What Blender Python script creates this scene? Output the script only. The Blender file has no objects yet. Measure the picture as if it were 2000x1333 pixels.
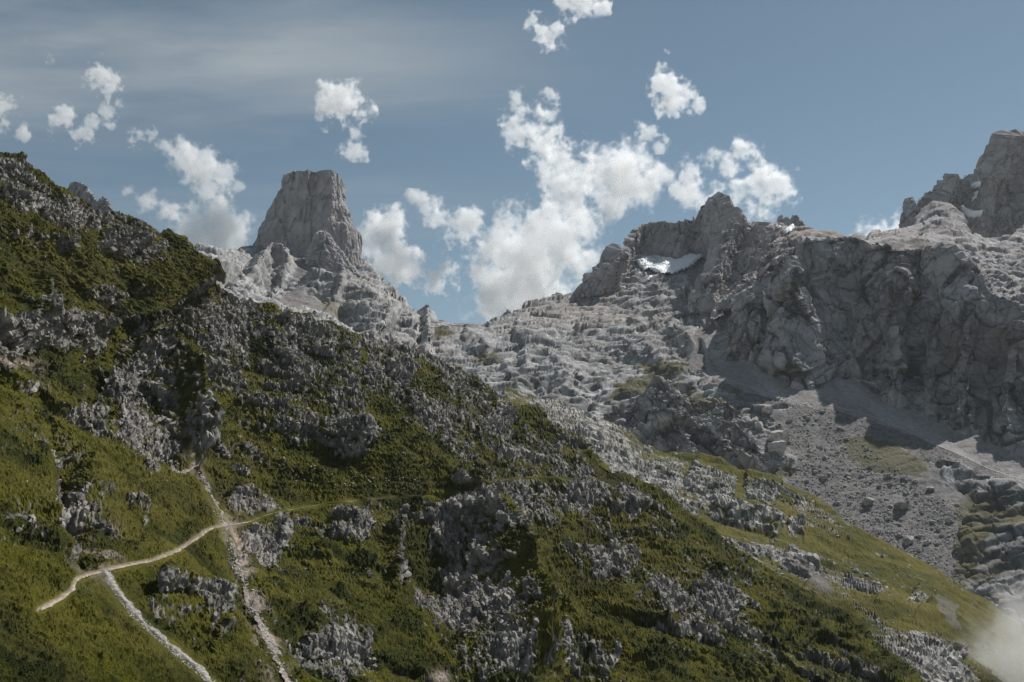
import bpy, math, random
import numpy as np

# ------------------------------------------------------------------ camera, sky, sun, exposure
sc = bpy.context.scene
COL = sc.collection
F = 1944.0                      # focal length in photo pixels (photo 2000 x 1333)
PITCH = math.atan((950 - 666.5) / F)
CAMZ = 0.0
cam_d = bpy.data.cameras.new("camera")
cam_d.lens = 35.0
cam_d.sensor_width = 36.0
cam_d.clip_start = 1.0
cam_d.clip_end = 60000.0
cam = bpy.data.objects.new("camera", cam_d)
cam.location = (0, 0, CAMZ)
cam.rotation_euler = (math.pi / 2 + PITCH, 0, 0)
COL.objects.link(cam)
sc.camera = cam

SUN_AZ = math.radians(46)       # clockwise from the view direction (+Y)
SUN_EL = math.radians(50)
sun_d = bpy.data.lights.new("sun", "SUN")
sun_d.energy = 4.6
sun_d.angle = math.radians(0.53)
sun_d.color = (1.0, 0.97, 0.925)
sun = bpy.data.objects.new("sun", sun_d)
COL.objects.link(sun)
SUN_DIR = (math.sin(SUN_AZ) * math.cos(SUN_EL), math.cos(SUN_AZ) * math.cos(SUN_EL), math.sin(SUN_EL))
from mathutils import Vector
sun.rotation_euler = Vector(SUN_DIR).to_track_quat('Z', 'Y').to_euler()

world = bpy.data.worlds.new("World")
sc.world = world
world.use_nodes = True
wt = world.node_tree
wt.nodes.clear()
w_out = wt.nodes.new("ShaderNodeOutputWorld")
w_bg = wt.nodes.new("ShaderNodeBackground")
w_sky = wt.nodes.new("ShaderNodeTexSky")
w_sky.sky_type = 'NISHITA'
w_sky.sun_disc = False
w_sky.sun_elevation = SUN_EL
w_sky.sun_rotation = SUN_AZ
w_sky.altitude = 1900
w_sky.air_density = 1.0
w_sky.dust_density = 0.6
w_sky.ozone_density = 1.0
w_hs = wt.nodes.new("ShaderNodeHueSaturation")
w_hs.inputs["Saturation"].default_value = 0.86
w_hs.inputs["Hue"].default_value = 0.478
wt.links.new(w_sky.outputs[0], w_hs.inputs["Color"])
# thin high veil of cirrus, the same over the whole sky
w_tc = wt.nodes.new("ShaderNodeTexCoord")
w_sep = wt.nodes.new("ShaderNodeSeparateXYZ")
wt.links.new(w_tc.outputs["Generated"], w_sep.inputs[0])
w_zc = wt.nodes.new("ShaderNodeMath"); w_zc.operation = 'MAXIMUM'; w_zc.inputs[1].default_value = 0.06
wt.links.new(w_sep.outputs[2], w_zc.inputs[0])
w_div = wt.nodes.new("ShaderNodeVectorMath"); w_div.operation = 'DIVIDE'
w_cmb = wt.nodes.new("ShaderNodeCombineXYZ")
for k in range(3):
    wt.links.new(w_zc.outputs[0], w_cmb.inputs[k])
wt.links.new(w_tc.outputs["Generated"], w_div.inputs[0])
wt.links.new(w_cmb.outputs[0], w_div.inputs[1])
w_map = wt.nodes.new("ShaderNodeMapping")
w_map.inputs["Scale"].default_value = (0.6, 1.5, 1.0)
w_map.inputs["Location"].default_value = (1.3, 4.1, 0.0)
w_map.inputs["Rotation"].default_value = (0, 0, math.radians(18))
wt.links.new(w_div.outputs[0], w_map.inputs[0])
w_n = wt.nodes.new("ShaderNodeTexNoise")
w_n.inputs["Scale"].default_value = 0.9
w_n.inputs["Detail"].default_value = 7
w_n.inputs["Roughness"].default_value = 0.55
w_n.inputs["Distortion"].default_value = 0.4
wt.links.new(w_map.outputs[0], w_n.inputs["Vector"])
w_rmp = wt.nodes.new("ShaderNodeMapRange")
w_rmp.interpolation_type = 'SMOOTHSTEP'
w_rmp.inputs["From Min"].default_value = 0.36
w_rmp.inputs["From Max"].default_value = 0.75
w_rmp.inputs["To Max"].default_value = 1.0
wt.links.new(w_n.outputs[0], w_rmp.inputs[0])
w_mix = wt.nodes.new("ShaderNodeMix"); w_mix.data_type = 'RGBA'
# the veil lies over the western (left) half of the sky and thins out towards the right and the horizon
w_mx = wt.nodes.new("ShaderNodeMapRange"); w_mx.interpolation_type = 'SMOOTHSTEP'
for k_, v_ in (("From Min", 0.45), ("From Max", -0.75)):
    w_mx.inputs[k_].default_value = v_
w_sd = wt.nodes.new("ShaderNodeSeparateXYZ")
wt.links.new(w_div.outputs[0], w_sd.inputs[0])
wt.links.new(w_sd.outputs[0], w_mx.inputs[0])
w_mz = wt.nodes.new("ShaderNodeMapRange"); w_mz.interpolation_type = 'SMOOTHSTEP'
for k_, v_ in (("From Min", 0.17), ("From Max", 0.42)):
    w_mz.inputs[k_].default_value = v_
wt.links.new(w_sep.outputs[2], w_mz.inputs[0])
w_mm = wt.nodes.new("ShaderNodeMath"); w_mm.operation = 'MULTIPLY'
wt.links.new(w_mx.outputs[0], w_mm.inputs[0]); wt.links.new(w_mz.outputs[0], w_mm.inputs[1])
w_mf = wt.nodes.new("ShaderNodeMath"); w_mf.operation = 'MULTIPLY'
wt.links.new(w_mm.outputs[0], w_mf.inputs[0]); wt.links.new(w_rmp.outputs[0], w_mf.inputs[1])
wt.links.new(w_mf.outputs[0], w_mix.inputs[0])
wt.links.new(w_hs.outputs[0], w_mix.inputs[6])
w_mix.inputs[7].default_value = (6.0, 6.6, 7.0, 1)
wt.links.new(w_mix.outputs[2], w_bg.inputs[0])
w_bg.inputs[1].default_value = 0.056
wt.links.new(w_bg.outputs[0], w_out.inputs[0])

sc.view_settings.view_transform = 'Standard'
sc.view_settings.look = 'None'
sc.view_settings.exposure = 0.22
sc.view_settings.gamma = 1.0
sc.view_settings.use_curve_mapping = False
sc.render.engine = 'CYCLES'
sc.cycles.max_bounces = 24
sc.cycles.diffuse_bounces = 3
sc.cycles.glossy_bounces = 1
sc.cycles.transmission_bounces = 2
sc.cycles.volume_bounces = 20
sc.cycles.transparent_max_bounces = 64
sc.cycles.use_denoising = True
sc.cycles.denoising_prefilter = 'NONE'

# ------------------------------------------------------------------ small numeric library
f32 = np.float32
CP, SP = math.cos(PITCH), math.sin(PITCH)


def unproject(x, y, d):
    """photo pixel + distance along the view axis -> world point"""
    dx = (x - 1000.0) / F
    dy = (666.5 - y) / F
    return np.stack([d * dx, d * (CP - dy * SP), CAMZ + d * (SP + dy * CP)], -1).astype(f32)


def project(P):
    """world point -> photo pixel"""
    d = P[..., 1] * CP + (P[..., 2] - CAMZ) * SP
    u = -P[..., 1] * SP + (P[..., 2] - CAMZ) * CP
    d = np.maximum(d, 1.0)
    return 1000 + F * P[..., 0] / d, 666.5 - F * u / d


_rng = np.random.RandomState(11)
_perm = _rng.permutation(256).astype(np.int32)
_perm = np.concatenate([_perm, _perm, _perm])
_g = _rng.normal(size=(256, 3))
_g = (_g / np.linalg.norm(_g, axis=1, keepdims=True)).astype(f32)


def perlin(q):
    q = np.asarray(q, f32)
    i = np.floor(q).astype(np.int32)
    f = q - i
    i &= 255
    u = f * f * f * (f * (f * 6 - 15) + 10)
    out = []
    X0, Y0, Z0 = i[:, 0], i[:, 1], i[:, 2]
    fx, fy, fz = f[:, 0], f[:, 1], f[:, 2]
    for a in (0, 1):
        pa = _perm[X0 + a]
        for b in (0, 1):
            pb = _perm[pa + Y0 + b]
            for c in (0, 1):
                g = _g[_perm[pb + Z0 + c]]
                out.append(g[:, 0] * (fx - a) + g[:, 1] * (fy - b) + g[:, 2] * (fz - c))
    ux, uy, uz = u[:, 0], u[:, 1], u[:, 2]
    l = lambda p, r, t: p + t * (r - p)
    x00 = l(out[0], out[1], uz); x01 = l(out[2], out[3], uz)
    x10 = l(out[4], out[5], uz); x11 = l(out[6], out[7], uz)
    return l(l(x00, x01, uy), l(x10, x11, uy), ux) * 1.5      # about -1 .. 1


def fbm(q, octs=4, gain=0.5, lac=2.03):
    s = 0; a = 1.0; t = 0
    for k in range(octs):
        s = s + a * perlin(q * lac ** k + 17.3 * k); t += a; a *= gain
    return s / t


def ridged(q, octs=4, gain=0.5, lac=2.07):
    """0..1, sharp crests"""
    s = 0; a = 1.0; t = 0; w = 1.0
    for k in range(octs):
        n = 1.0 - np.minimum(np.abs(perlin(q * lac ** k + 9.1 * k)) * 1.4, 1.0)
        n = n * n
        s = s + a * n * w; t += a; a *= gain
        w = np.clip(n * 1.4, 0, 1)
    return s / t


def billow(q, octs=4, gain=0.5, lac=2.05):
    """0..1, round humps parted by sharp creases"""
    s = 0; a = 1.0; t = 0
    for k in range(octs):
        s = s + a * np.minimum(np.abs(perlin(q * lac ** k + 5.7 * k)) * 1.6, 1.0); t += a; a *= gain
    return s / t


def worley(q, jitter=0.9):
    """F1, F2 distances and a random value per cell"""
    q = np.asarray(q, f32)
    i = np.floor(q).astype(np.int32); f = q - i
    n = len(q)
    f1 = np.full(n, 9.0, f32); f2 = np.full(n, 9.0, f32); idv = np.zeros(n, f32)
    for a in (-1, 0, 1):
        for b in (-1, 0, 1):
            for c in (-1, 0, 1):
                h = _perm[(_perm[(_perm[(i[:, 0] + a) & 255] + i[:, 1] + b) & 255] + i[:, 2] + c) & 255]
                o = _g[h] * 0.5 * jitter + 0.5
                d = np.sqrt((a + o[:, 0] - f[:, 0]) ** 2 + (b + o[:, 1] - f[:, 1]) ** 2 + (c + o[:, 2] - f[:, 2]) ** 2)
                m = d < f1
                f2 = np.where(m, f1, np.minimum(f2, d))
                idv = np.where(m, h / 255.0, idv)
                f1 = np.where(m, d, f1)
    return f1, f2, idv


def facet(q, tilt=0.9, jitter=0.95):
    """broken stone: every cell is a plane of its own tilt; returns height about -0.5 .. 0.5, distance to the nearest crack, cell value"""
    q = np.asarray(q, f32)
    i = np.floor(q).astype(np.int32); f = q - i
    n = len(q)
    f1 = np.full(n, 9.0, f32); f2 = np.full(n, 9.0, f32); hv = np.zeros(n, f32); idv = np.zeros(n, f32)
    for a in (-1, 0, 1):
        for b in (-1, 0, 1):
            for c in (-1, 0, 1):
                h = _perm[(_perm[(_perm[(i[:, 0] + a) & 255] + i[:, 1] + b) & 255] + i[:, 2] + c) & 255]
                o = _g[h] * 0.5 * jitter + 0.5
                e0 = f[:, 0] - a - o[:, 0]; e1 = f[:, 1] - b - o[:, 1]; e2 = f[:, 2] - c - o[:, 2]
                d = np.sqrt(e0 * e0 + e1 * e1 + e2 * e2)
                g = _g[(h * 7 + 13) & 255]
                v = (g[:, 0] * e0 + g[:, 1] * e1 + g[:, 2] * e2) * tilt
                m = d < f1
                f2 = np.where(m, f1, np.minimum(f2, d))
                hv = np.where(m, v, hv); idv = np.where(m, h / 255.0, idv)
                f1 = np.where(m, d, f1)
    return hv + 0.5 * (idv - 0.5), f2 - f1, idv


def terrace(ph, riser=0.25):
    """stair profile: slow tread, quick riser; period 1, -0.5 .. 0.5 around the ramp"""
    k = np.floor(ph); t = ph - k
    return np.where(t < 1 - riser, t / (1 - riser) * 1.0, 1 - (t - (1 - riser)) / riser) - 0.5


def sstep(a, b, x):
    t = np.clip((x - a) / (b - a), 0, 1)
    return t * t * (3 - 2 * t)


def tps(points):
    """smooth function of (x, y) through (x, y, distance); interpolated in 1/distance, so planes stay planes"""
    p = np.array(points, float)
    xy = p[:, :2] / 1000.0; w = 1000.0 / p[:, 2]
    n = len(p)
    def K(r2):
        return np.where(r2 > 0, 0.5 * r2 * np.log(np.maximum(r2, 1e-12)), 0)
    A = np.zeros((n + 3, n + 3))
    r2 = ((xy[:, None] - xy[None]) ** 2).sum(-1)
    A[:n, :n] = K(r2) + np.eye(n) * 2e-3
    A[:n, n] = 1; A[:n, n + 1:] = xy
    A[n, :n] = 1; A[n + 1:, :n] = xy.T
    c = np.linalg.solve(A, np.concatenate([w, np.zeros(3)]))
    def fn(x, y):
        x = np.asarray(x, f32) / 1000; y = np.asarray(y, f32) / 1000
        s = c[n] + c[n + 1] * x + c[n + 2] * y
        for k in range(n):
            s = s + c[k] * K((x - xy[k, 0]) ** 2 + (y - xy[k, 1]) ** 2)
        return 1000.0 / np.maximum(s, 0.15)
    return fn


def seg(X, Y, poly, pad=150):
    """distance to a polyline, position 0..1 along it, sign + below / right of it; far points get 1e6"""
    p = np.array(poly, float)
    out = np.full(X.shape, 1e6, f32); tt = np.zeros(X.shape, f32); sg = np.ones(X.shape, f32)
    m = (X > p[:, 0].min() - pad) & (X < p[:, 0].max() + pad) & (Y > p[:, 1].min() - pad) & (Y < p[:, 1].max() + pad)
    if not m.any():
        return out, tt, sg
    x, y = X[m], Y[m]
    L = np.hypot(*(p[1:] - p[:-1]).T); cum = np.concatenate([[0], np.cumsum(L)])
    d = np.full(x.shape, 1e6); t = np.zeros(x.shape); s = np.ones(x.shape)
    for k in range(len(L)):
        ax, ay = p[k]; bx, by = p[k + 1]
        ux, uy = (bx - ax) / L[k], (by - ay) / L[k]
        h = np.clip((x - ax) * ux + (y - ay) * uy, 0, L[k])
        ex, ey = x - ax - h * ux, y - ay - h * uy
        dd = np.hypot(ex, ey)
        c = dd < d
        d = np.where(c, dd, d); t = np.where(c, (cum[k] + h) / cum[-1], t)
        s = np.where(c, np.sign(ux * (y - ay) - uy * (x - ax) + 1e-9), s)
    out[m] = d; tt[m] = t; sg[m] = s
    return out, tt, sg


def blob(X, Y, x, y, rx, ry, rot=0):
    c, s = math.cos(math.radians(rot)), math.sin(math.radians(rot))
    dx, dy = X - x, Y - y
    a = (dx * c + dy * s) / rx; b = (-dx * s + dy * c) / ry
    return np.exp(-(a * a + b * b))


def inpoly(X, Y, poly):
    p = np.array(poly, float); m = np.zeros(X.shape, bool)
    j = len(p) - 1
    for i in range(len(p)):
        xi, yi = p[i]; xj, yj = p[j]
        if yi != yj:
            m ^= ((yi > Y) != (yj > Y)) & (X < (xj - xi) * (Y - yi) / (yj - yi) + xi)
        j = i
    return m


def ridge_f(X, Y, poly, wl, wr, amp, ends=0.15):
    """raised rib along a polyline: wl/wr widths on its left(upper) and right(lower) side"""
    d, t, s = seg(X, Y, poly, max(wl, wr) + 10)
    w = np.where(s > 0, wr, wl)
    k = np.clip(1 - d / w, 0, 1)
    e = sstep(0, ends, t) * sstep(0, ends, 1 - t) if ends else 1.0
    return amp * k ** 1.6 * e


def step_f(X, Y, poly, h, amp, up, dn):
    """rock step: ground swells above the edge, drops over h pixels below it; returns height and face mask"""
    d, t, s = seg(X, Y, poly, max(up, dn) + h + 10)
    s = d * s
    e = sstep(0, 0.12, t) * sstep(0, 0.12, 1 - t)
    u = np.where(s < 0, np.clip(1 + s / up, 0, 1) ** 2, np.where(s < h, 1 - 1.5 * s / h, -0.5 * np.clip(1 - (s - h) / dn, 0, 1)))
    face = sstep(-5, 1, s) * (1 - sstep(h * 0.85, h * 1.15, s)) * sstep(0, 0.08, t) * sstep(0, 0.08, 1 - t)
    return amp * u * e, face


def grid_normals(P):
    du = np.gradient(P, axis=1); dv = np.gradient(P, axis=0)
    n = np.cross(dv, du)
    n /= np.maximum(np.linalg.norm(n, axis=-1, keepdims=True), 1e-9)
    return n.astype(f32)


def mesh_from(name, V, quads=None, tris=None, attrs=None, smooth=True):
    me = bpy.data.meshes.new(name)
    V = np.asarray(V, f32)
    nq = 0 if quads is None else len(quads); nt = 0 if tris is None else len(tris)
    li = np.concatenate([np.asarray(quads, np.int32).ravel() if nq else np.zeros(0, np.int32),
                         np.asarray(tris, np.int32).ravel() if nt else np.zeros(0, np.int32)])
    ls = np.concatenate([np.arange(nq) * 4, nq * 4 + np.arange(nt) * 3]).astype(np.int32)
    me.vertices.add(len(V)); me.vertices.foreach_set("co", V.ravel())
    me.loops.add(len(li)); me.loops.foreach_set("vertex_index", li)
    me.polygons.add(nq + nt); me.polygons.foreach_set("loop_start", ls)
    me.update(calc_edges=True)
    me.polygons.foreach_set("use_smooth", np.full(nq + nt, smooth))
    for k, a in (attrs or {}).items():
        at = me.attributes.new(k, 'FLOAT', 'POINT')
        at.data.foreach_set("value", np.asarray(a, f32).ravel())
    me.validate()
    return me


def link(name, me, mat, parent=None, **props):
    o = bpy.data.objects.new(name, me)
    COL.objects.link(o)
    if mat is not None and me is not None and not me.materials:
        me.materials.append(mat)
    if parent is not None:
        o.parent = parent
    for k, v in props.items():
        o[k] = v
    return o


class Sheet:
    """A landform: a grid of points between a top line and a bottom line, each at its own distance, folded over
    the crest into a far side, then roughened in world space."""

    def __init__(self, top, bot, depth, step, x0, x1, back=80.0, backdrop=0.8, K=10, norm=False, ystep=None):
        top = np.array(top, float); bot = np.array(bot, float)
        ys = ystep or step
        xs = np.arange(x0, x1 + step, step)
        self.xs = xs.astype(f32); self.step = step; self.ys = ys; self.norm = norm; self.K = K
        yt = np.interp(xs, top[:, 0], top[:, 1]).astype(f32)
        yb = np.interp(xs, bot[:, 0], bot[:, 1]).astype(f32)
        self.yt, self.yb = yt, yb
        n = int(np.ceil((yb - yt).max() / ys)) + 1
        r = np.arange(n, dtype=f32)[:, None]
        if norm:
            Y = yt[None] + r / (n - 1) * (yb - yt)[None]
            keep = np.ones(Y.shape, bool)
        else:
            Y = yt[None] + r * ys
            keep = Y <= yb[None] + ys
        X = np.broadcast_to(self.xs[None], Y.shape).copy()
        self.n = n
        D = depth(X, Y)
        P = unproject(X, Y, D)
        # far side
        k = np.arange(K, 0, -1, dtype=f32)[:, None, None] / K
        off = back * k ** 1.6
        Pb = np.repeat(P[:1], K, 0)
        hd = P[:1, :, :2] / np.linalg.norm(P[:1, :, :2], axis=-1, keepdims=True)
        Pb[..., :2] += hd * off
        Pb[..., 2] -= (backdrop * off * np.clip(k * 1.6, 0, 1))[..., 0]
        self.P = np.concatenate([Pb, P], 0)
        self.X = np.concatenate([np.repeat(X[:1], K, 0), X], 0)
        self.Y = np.concatenate([np.repeat(Y[:1], K, 0), Y], 0)
        self.keep = np.concatenate([np.ones((K, len(xs)), bool), keep], 0)
        self.A = {}
        self.smooth = False

    def push(self, d, up=0.0):
        """move along the present normals (leant towards the sky by up); d has one value per kept grid point"""
        n = grid_normals(self.P)
        if up:
            n = n + np.array([0, 0, up], f32)
            n /= np.linalg.norm(n, axis=-1, keepdims=True)
        full = np.zeros(self.X.shape, f32)
        full[self.keep] = d
        self.P = self.P + n * full[..., None]

    def kept(self):
        k = self.keep
        return self.X[k], self.Y[k], self.P[k]

    def fine(self, unit):
        """0..1: how well the grid carries relief of this size (the grid is coarse along the view where ground is seen at a graze)"""
        s = np.linalg.norm(np.gradient(self.P, axis=0), axis=-1)[self.keep]
        return np.clip(unit / (2.6 * np.maximum(s, 1e-3)), 0, 1) ** 1.5

    def slope(self):
        """z part of the normals of kept points"""
        return grid_normals(self.P)[self.keep]

    def at(self, x, y):
        """surface point that is really seen at this picture position, roughening included"""
        x = np.atleast_1d(np.asarray(x, float)); y = np.atleast_1d(np.asarray(y, float))
        qx, qy = x.copy(), y.copy()
        for _ in range(6):
            ux, uy = project(self.sample(qx, qy))
            qx = qx + 0.7 * np.clip(x - ux, -25, 25); qy = qy + 0.7 * np.clip(y - uy, -25, 25)
        return self.sample(qx, qy)

    def sample(self, x, y):
        x = np.atleast_1d(np.asarray(x, float)); y = np.atleast_1d(np.asarray(y, float))
        c = np.clip((x - self.xs[0]) / self.step, 0, len(self.xs) - 1.001)
        yt = np.interp(x, self.xs, self.yt)
        if self.norm:
            yb = np.interp(x, self.xs, self.yb)
            r = (y - yt) / (yb - yt) * (self.n - 1)
        else:
            r = (y - yt) / self.ys
        r = np.clip(r, 0, self.n - 1.001) + self.K
        c0 = c.astype(int); r0 = r.astype(int); fc = (c - c0)[:, None]; fr = (r - r0)[:, None]
        P = self.P
        return ((P[r0, c0] * (1 - fc) + P[r0, c0 + 1] * fc) * (1 - fr) + (P[r0 + 1, c0] * (1 - fc) + P[r0 + 1, c0 + 1] * fc) * fr)

    def mesh(self, name):
        k = self.keep
        idx = np.full(k.shape, -1, np.int64); idx[k] = np.arange(k.sum())
        a, b, c, d = idx[:-1, :-1], idx[:-1, 1:], idx[1:, 1:], idx[1:, :-1]
        ok = (a >= 0) & (b >= 0) & (c >= 0) & (d >= 0)
        q = np.stack([a[ok], d[ok], c[ok], b[ok]], -1)
        return mesh_from(name, self.P[k], quads=q, attrs=self.A, smooth=self.smooth)


def squash(q, axis, k):
    """coordinates shrunk k times along an axis: noise read there is drawn out along it"""
    a = np.array(axis, f32); a /= np.linalg.norm(a)
    return q - (q @ a)[:, None] * a * (1 - 1.0 / k)

# ------------------------------------------------------------------ materials
class NT:
    def __init__(self, mat):
        self.t = mat.node_tree; self.t.nodes.clear()

    def n(self, kind, **kw):
        nd = self.t.nodes.new(kind)
        for k, v in kw.items():
            if k.startswith("i_"):
                nd.inputs[k[2:].replace("_", " ")].default_value = v
            else:
                setattr(nd, k, v)
        return nd

    def l(self, a, b):
        self.t.links.new(a, b)

    def noise(self, vec, scale, detail=4, rough=0.55, dist=0.0):
        nd = self.n("ShaderNodeTexNoise")
        nd.inputs["Scale"].default_value = scale; nd.inputs["Detail"].default_value = detail
        nd.inputs["Roughness"].default_value = rough; nd.inputs["Distortion"].default_value = dist
        self.l(vec, nd.inputs["Vector"])
        return nd.outputs[0]

    def rng(self, v, a, b, c=0.0, d=1.0):
        nd = self.n("ShaderNodeMapRange", interpolation_type='SMOOTHSTEP')
        for k, x in zip(("From Min", "From Max", "To Min", "To Max"), (a, b, c, d)):
            nd.inputs[k].default_value = x
        self.l(v, nd.inputs[0])
        return nd.outputs[0]

    def mix(self, f, a, b):
        nd = self.n("ShaderNodeMix", data_type='RGBA')
        if isinstance(f, float): nd.inputs[0].default_value = f
        else: self.l(f, nd.inputs[0])
        for s, v in ((6, a), (7, b)):
            if isinstance(v, tuple): nd.inputs[s].default_value = (*v, 1)
            else: self.l(v, nd.inputs[s])
        return nd.outputs[2]

    def attr(self, name):
        nd = self.n("ShaderNodeAttribute", attribute_name=name)
        return nd.outputs["Fac"]

    def mapped(self, vec, scale, rot=(0, 0, 0)):
        nd = self.n("ShaderNodeMapping")
        nd.inputs["Scale"].default_value = scale; nd.inputs["Rotation"].default_value = rot
        self.l(vec, nd.inputs[0])
        return nd.outputs[0]

    def math(self, op, a, b=None):
        nd = self.n("ShaderNodeMath", operation=op)
        for k, v in ((0, a), (1, b)):
            if v is None: continue
            if isinstance(v, (int, float)): nd.inputs[k].default_value = v
            else: self.l(v, nd.inputs[k])
        return nd.outputs[0]

    def finish(self, color, rough=0.9, bump=None, bump_dist=0.3, bump_str=0.6):
        b = self.n("ShaderNodeBsdfPrincipled")
        b.inputs["Roughness"].default_value = rough
        b.inputs["Specular IOR Level"].default_value = 0.06
        if isinstance(color, tuple): b.inputs["Base Color"].default_value = (*color, 1)
        else: self.l(color, b.inputs["Base Color"])
        if bump is not None:
            bp = self.n("ShaderNodeBump")
            bp.inputs["Strength"].default_value = bump_str; bp.inputs["Distance"].default_value = bump_dist
            self.l(bump, bp.inputs["Height"]); self.l(bp.outputs[0], b.inputs["Normal"])
        o = self.n("ShaderNodeOutputMaterial")
        self.l(b.outputs[0], o.inputs[0])


def new_mat(name):
    m = bpy.data.materials.new(name); m.use_nodes = True
    return m, NT(m)


def rock_color(T, pos, sc_, light, dark, warm):
    """limestone: pale grey, darker blotches, drawn-out streaks, a little iron warmth"""
    big = T.noise(pos, 0.02 * sc_, 5, 0.6, 0.5)
    med = T.noise(pos, 0.16 * sc_, 5, 0.65)
    st = T.noise(T.mapped(pos, (1, 1, 0.16)), 0.22 * sc_, 5, 0.6, 0.6)
    c = T.mix(T.rng(med, 0.36, 0.66), dark, light)
    c = T.mix(T.math('MULTIPLY', T.rng(st, 0.52, 0.72), 0.55), c, dark)
    c = T.mix(T.math('MULTIPLY', T.rng(big, 0.5, 0.75), 0.55), c, warm)
    # hairline joints and black lichen specks
    vo = T.n("ShaderNodeTexVoronoi", feature='DISTANCE_TO_EDGE')
    vo.inputs["Scale"].default_value = 0.16 * sc_
    T.l(T.mapped(pos, (1, 1, 0.45)), vo.inputs["Vector"])
    fine = T.noise(pos, 0.9 * sc_, 3, 0.7)
    jm = T.math('MULTIPLY', T.rng(vo.outputs[0], 0.07, 0.0), T.rng(fine, 0.35, 0.6))
    c = T.mix(T.math('MULTIPLY', jm, 0.65), c, (0.06, 0.058, 0.056))
    c = T.mix(T.math('MULTIPLY', T.rng(fine, 0.58, 0.74), 0.45), c, (0.085, 0.082, 0.078))
    return c


def terrain_material(name, light=(0.37, 0.345, 0.312), dark=(0.15, 0.139, 0.129), warm=(0.37, 0.335, 0.30),
                     grass=(0.022, 0.028, 0.0036), grass2=(0.074, 0.071, 0.0078), dry=(0.125, 0.102, 0.034),
                     scale=1.0, bump=0.3):
    m, T = new_mat(name)
    pos = T.n("ShaderNodeNewGeometry").outputs["Position"]
    rc = rock_color(T, pos, scale, light, dark, warm)
    g1 = T.noise(pos, 0.05 * scale, 5, 0.6)
    g2 = T.noise(pos, 0.9 * scale, 4, 0.65)
    gc = T.mix(T.rng(g1, 0.38, 0.62), grass, grass2)
    gc = T.mix(T.math('MULTIPLY', T.rng(g2, 0.5, 0.75), 0.6), gc, (0.024, 0.029, 0.007))
    gc = T.mix(T.math('MULTIPLY', T.attr("dry"), 0.85), gc, dry)
    gc = T.mix(T.attr("shrub"), gc, (0.020, 0.026, 0.008))
    col = T.mix(T.attr("rock"), gc, rc)
    # dark lichen and turf on ledges of bare faces, plus crevice shade painted along cracks
    col = T.mix(T.attr("lichen_shade"), col, (0.075, 0.078, 0.066))
    sc1 = T.noise(pos, 0.7 * scale, 3, 0.7)
    sco = T.mix(T.rng(sc1, 0.35, 0.68), (0.115, 0.108, 0.105), (0.215, 0.202, 0.197))
    sco = T.mix(T.attr("fine"), sco, T.mix(T.rng(sc1, 0.3, 0.7), (0.27, 0.255, 0.25), (0.38, 0.362, 0.352)))
    col = T.mix(T.attr("scree"), col, sco)
    col = T.mix(T.attr("soil"), col, T.mix(T.rng(sc1, 0.35, 0.65), (0.235, 0.18, 0.155), (0.40, 0.335, 0.29)))
    h = T.math('ADD', T.noise(pos, 0.8 * scale, 6, 0.68), T.math('MULTIPLY', g2, 0.5))
    T.finish(col, 0.92, h, bump, 0.7)
    return m


M_hill = terrain_material("hillside turf and limestone", scale=1.0, bump=0.35)
M_meadow = terrain_material("meadow turf and slabs", light=(0.50, 0.48, 0.44), grass=(0.052, 0.056, 0.010), grass2=(0.098, 0.088, 0.017), scale=0.6, bump=0.5)
M_valley = terrain_material("karst rock and scree", light=(0.455, 0.45, 0.445), dark=(0.235, 0.23, 0.23), scale=0.28, bump=1.0)
M_cliff = terrain_material("grey limestone wall", light=(0.42, 0.405, 0.415), dark=(0.28, 0.272, 0.28), warm=(0.30, 0.275, 0.265), scale=0.25, bump=1.2)
M_far = terrain_material("far limestone", light=(0.45, 0.43, 0.43), dark=(0.31, 0.295, 0.30), warm=(0.34, 0.31, 0.29), scale=0.13, bump=2.0)

m, T = new_mat("old snow")
pos = T.n("ShaderNodeNewGeometry").outputs["Position"]
T.finish(T.mix(T.rng(T.noise(pos, 0.05, 4), 0.4, 0.7), (0.90, 0.91, 0.92), (0.82, 0.83, 0.84)), 0.6, T.noise(pos, 0.12, 4), 1.0, 0.4)
M_snow = m
m, T = new_mat("trodden pale earth")
pos = T.n("ShaderNodeNewGeometry").outputs["Position"]
T.finish(T.mix(T.rng(T.noise(pos, 0.5, 4), 0.35, 0.7), (0.22, 0.175, 0.125), (0.40, 0.34, 0.26)), 0.95, T.noise(pos, 2.0, 4), 0.2, 0.5)
M_path = m
m, T = new_mat("half grown over earth")
pos = T.n("ShaderNodeNewGeometry").outputs["Position"]
T.finish(T.mix(T.rng(T.noise(pos, 0.12, 4), 0.4, 0.62), (0.10, 0.09, 0.04), (0.26, 0.21, 0.13)), 0.95, T.noise(pos, 2.0, 4), 0.2, 0.5)
M_soilpath = m
m, T = new_mat("pale scree track")
pos = T.n("ShaderNodeNewGeometry").outputs["Position"]
T.finish(T.mix(T.rng(T.noise(pos, 0.3, 4), 0.35, 0.7), (0.42, 0.39, 0.37), (0.56, 0.525, 0.50)), 0.95, T.noise(pos, 1.2, 4), 0.3, 0.5)
M_track = m
m, T = new_mat("white gully stones")
pos = T.n("ShaderNodeNewGeometry").outputs["Position"]
T.finish(T.mix(T.rng(T.noise(pos, 1.2, 5, 0.7), 0.35, 0.7), (0.19, 0.175, 0.155), (0.46, 0.43, 0.39)), 0.95, T.noise(pos, 1.5, 4, 0.7), 0.6, 0.8)
M_gravel = m


def boulder_material(name, light, dark):
    m, T = new_mat(name)
    pos = T.n("ShaderNodeNewGeometry").outputs["Position"]
    T.finish(rock_color(T, pos, 1.6, light, dark, (0.36, 0.33, 0.30)), 0.92, T.noise(pos, 0.9, 5, 0.7), 0.5, 0.8)
    return m


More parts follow.
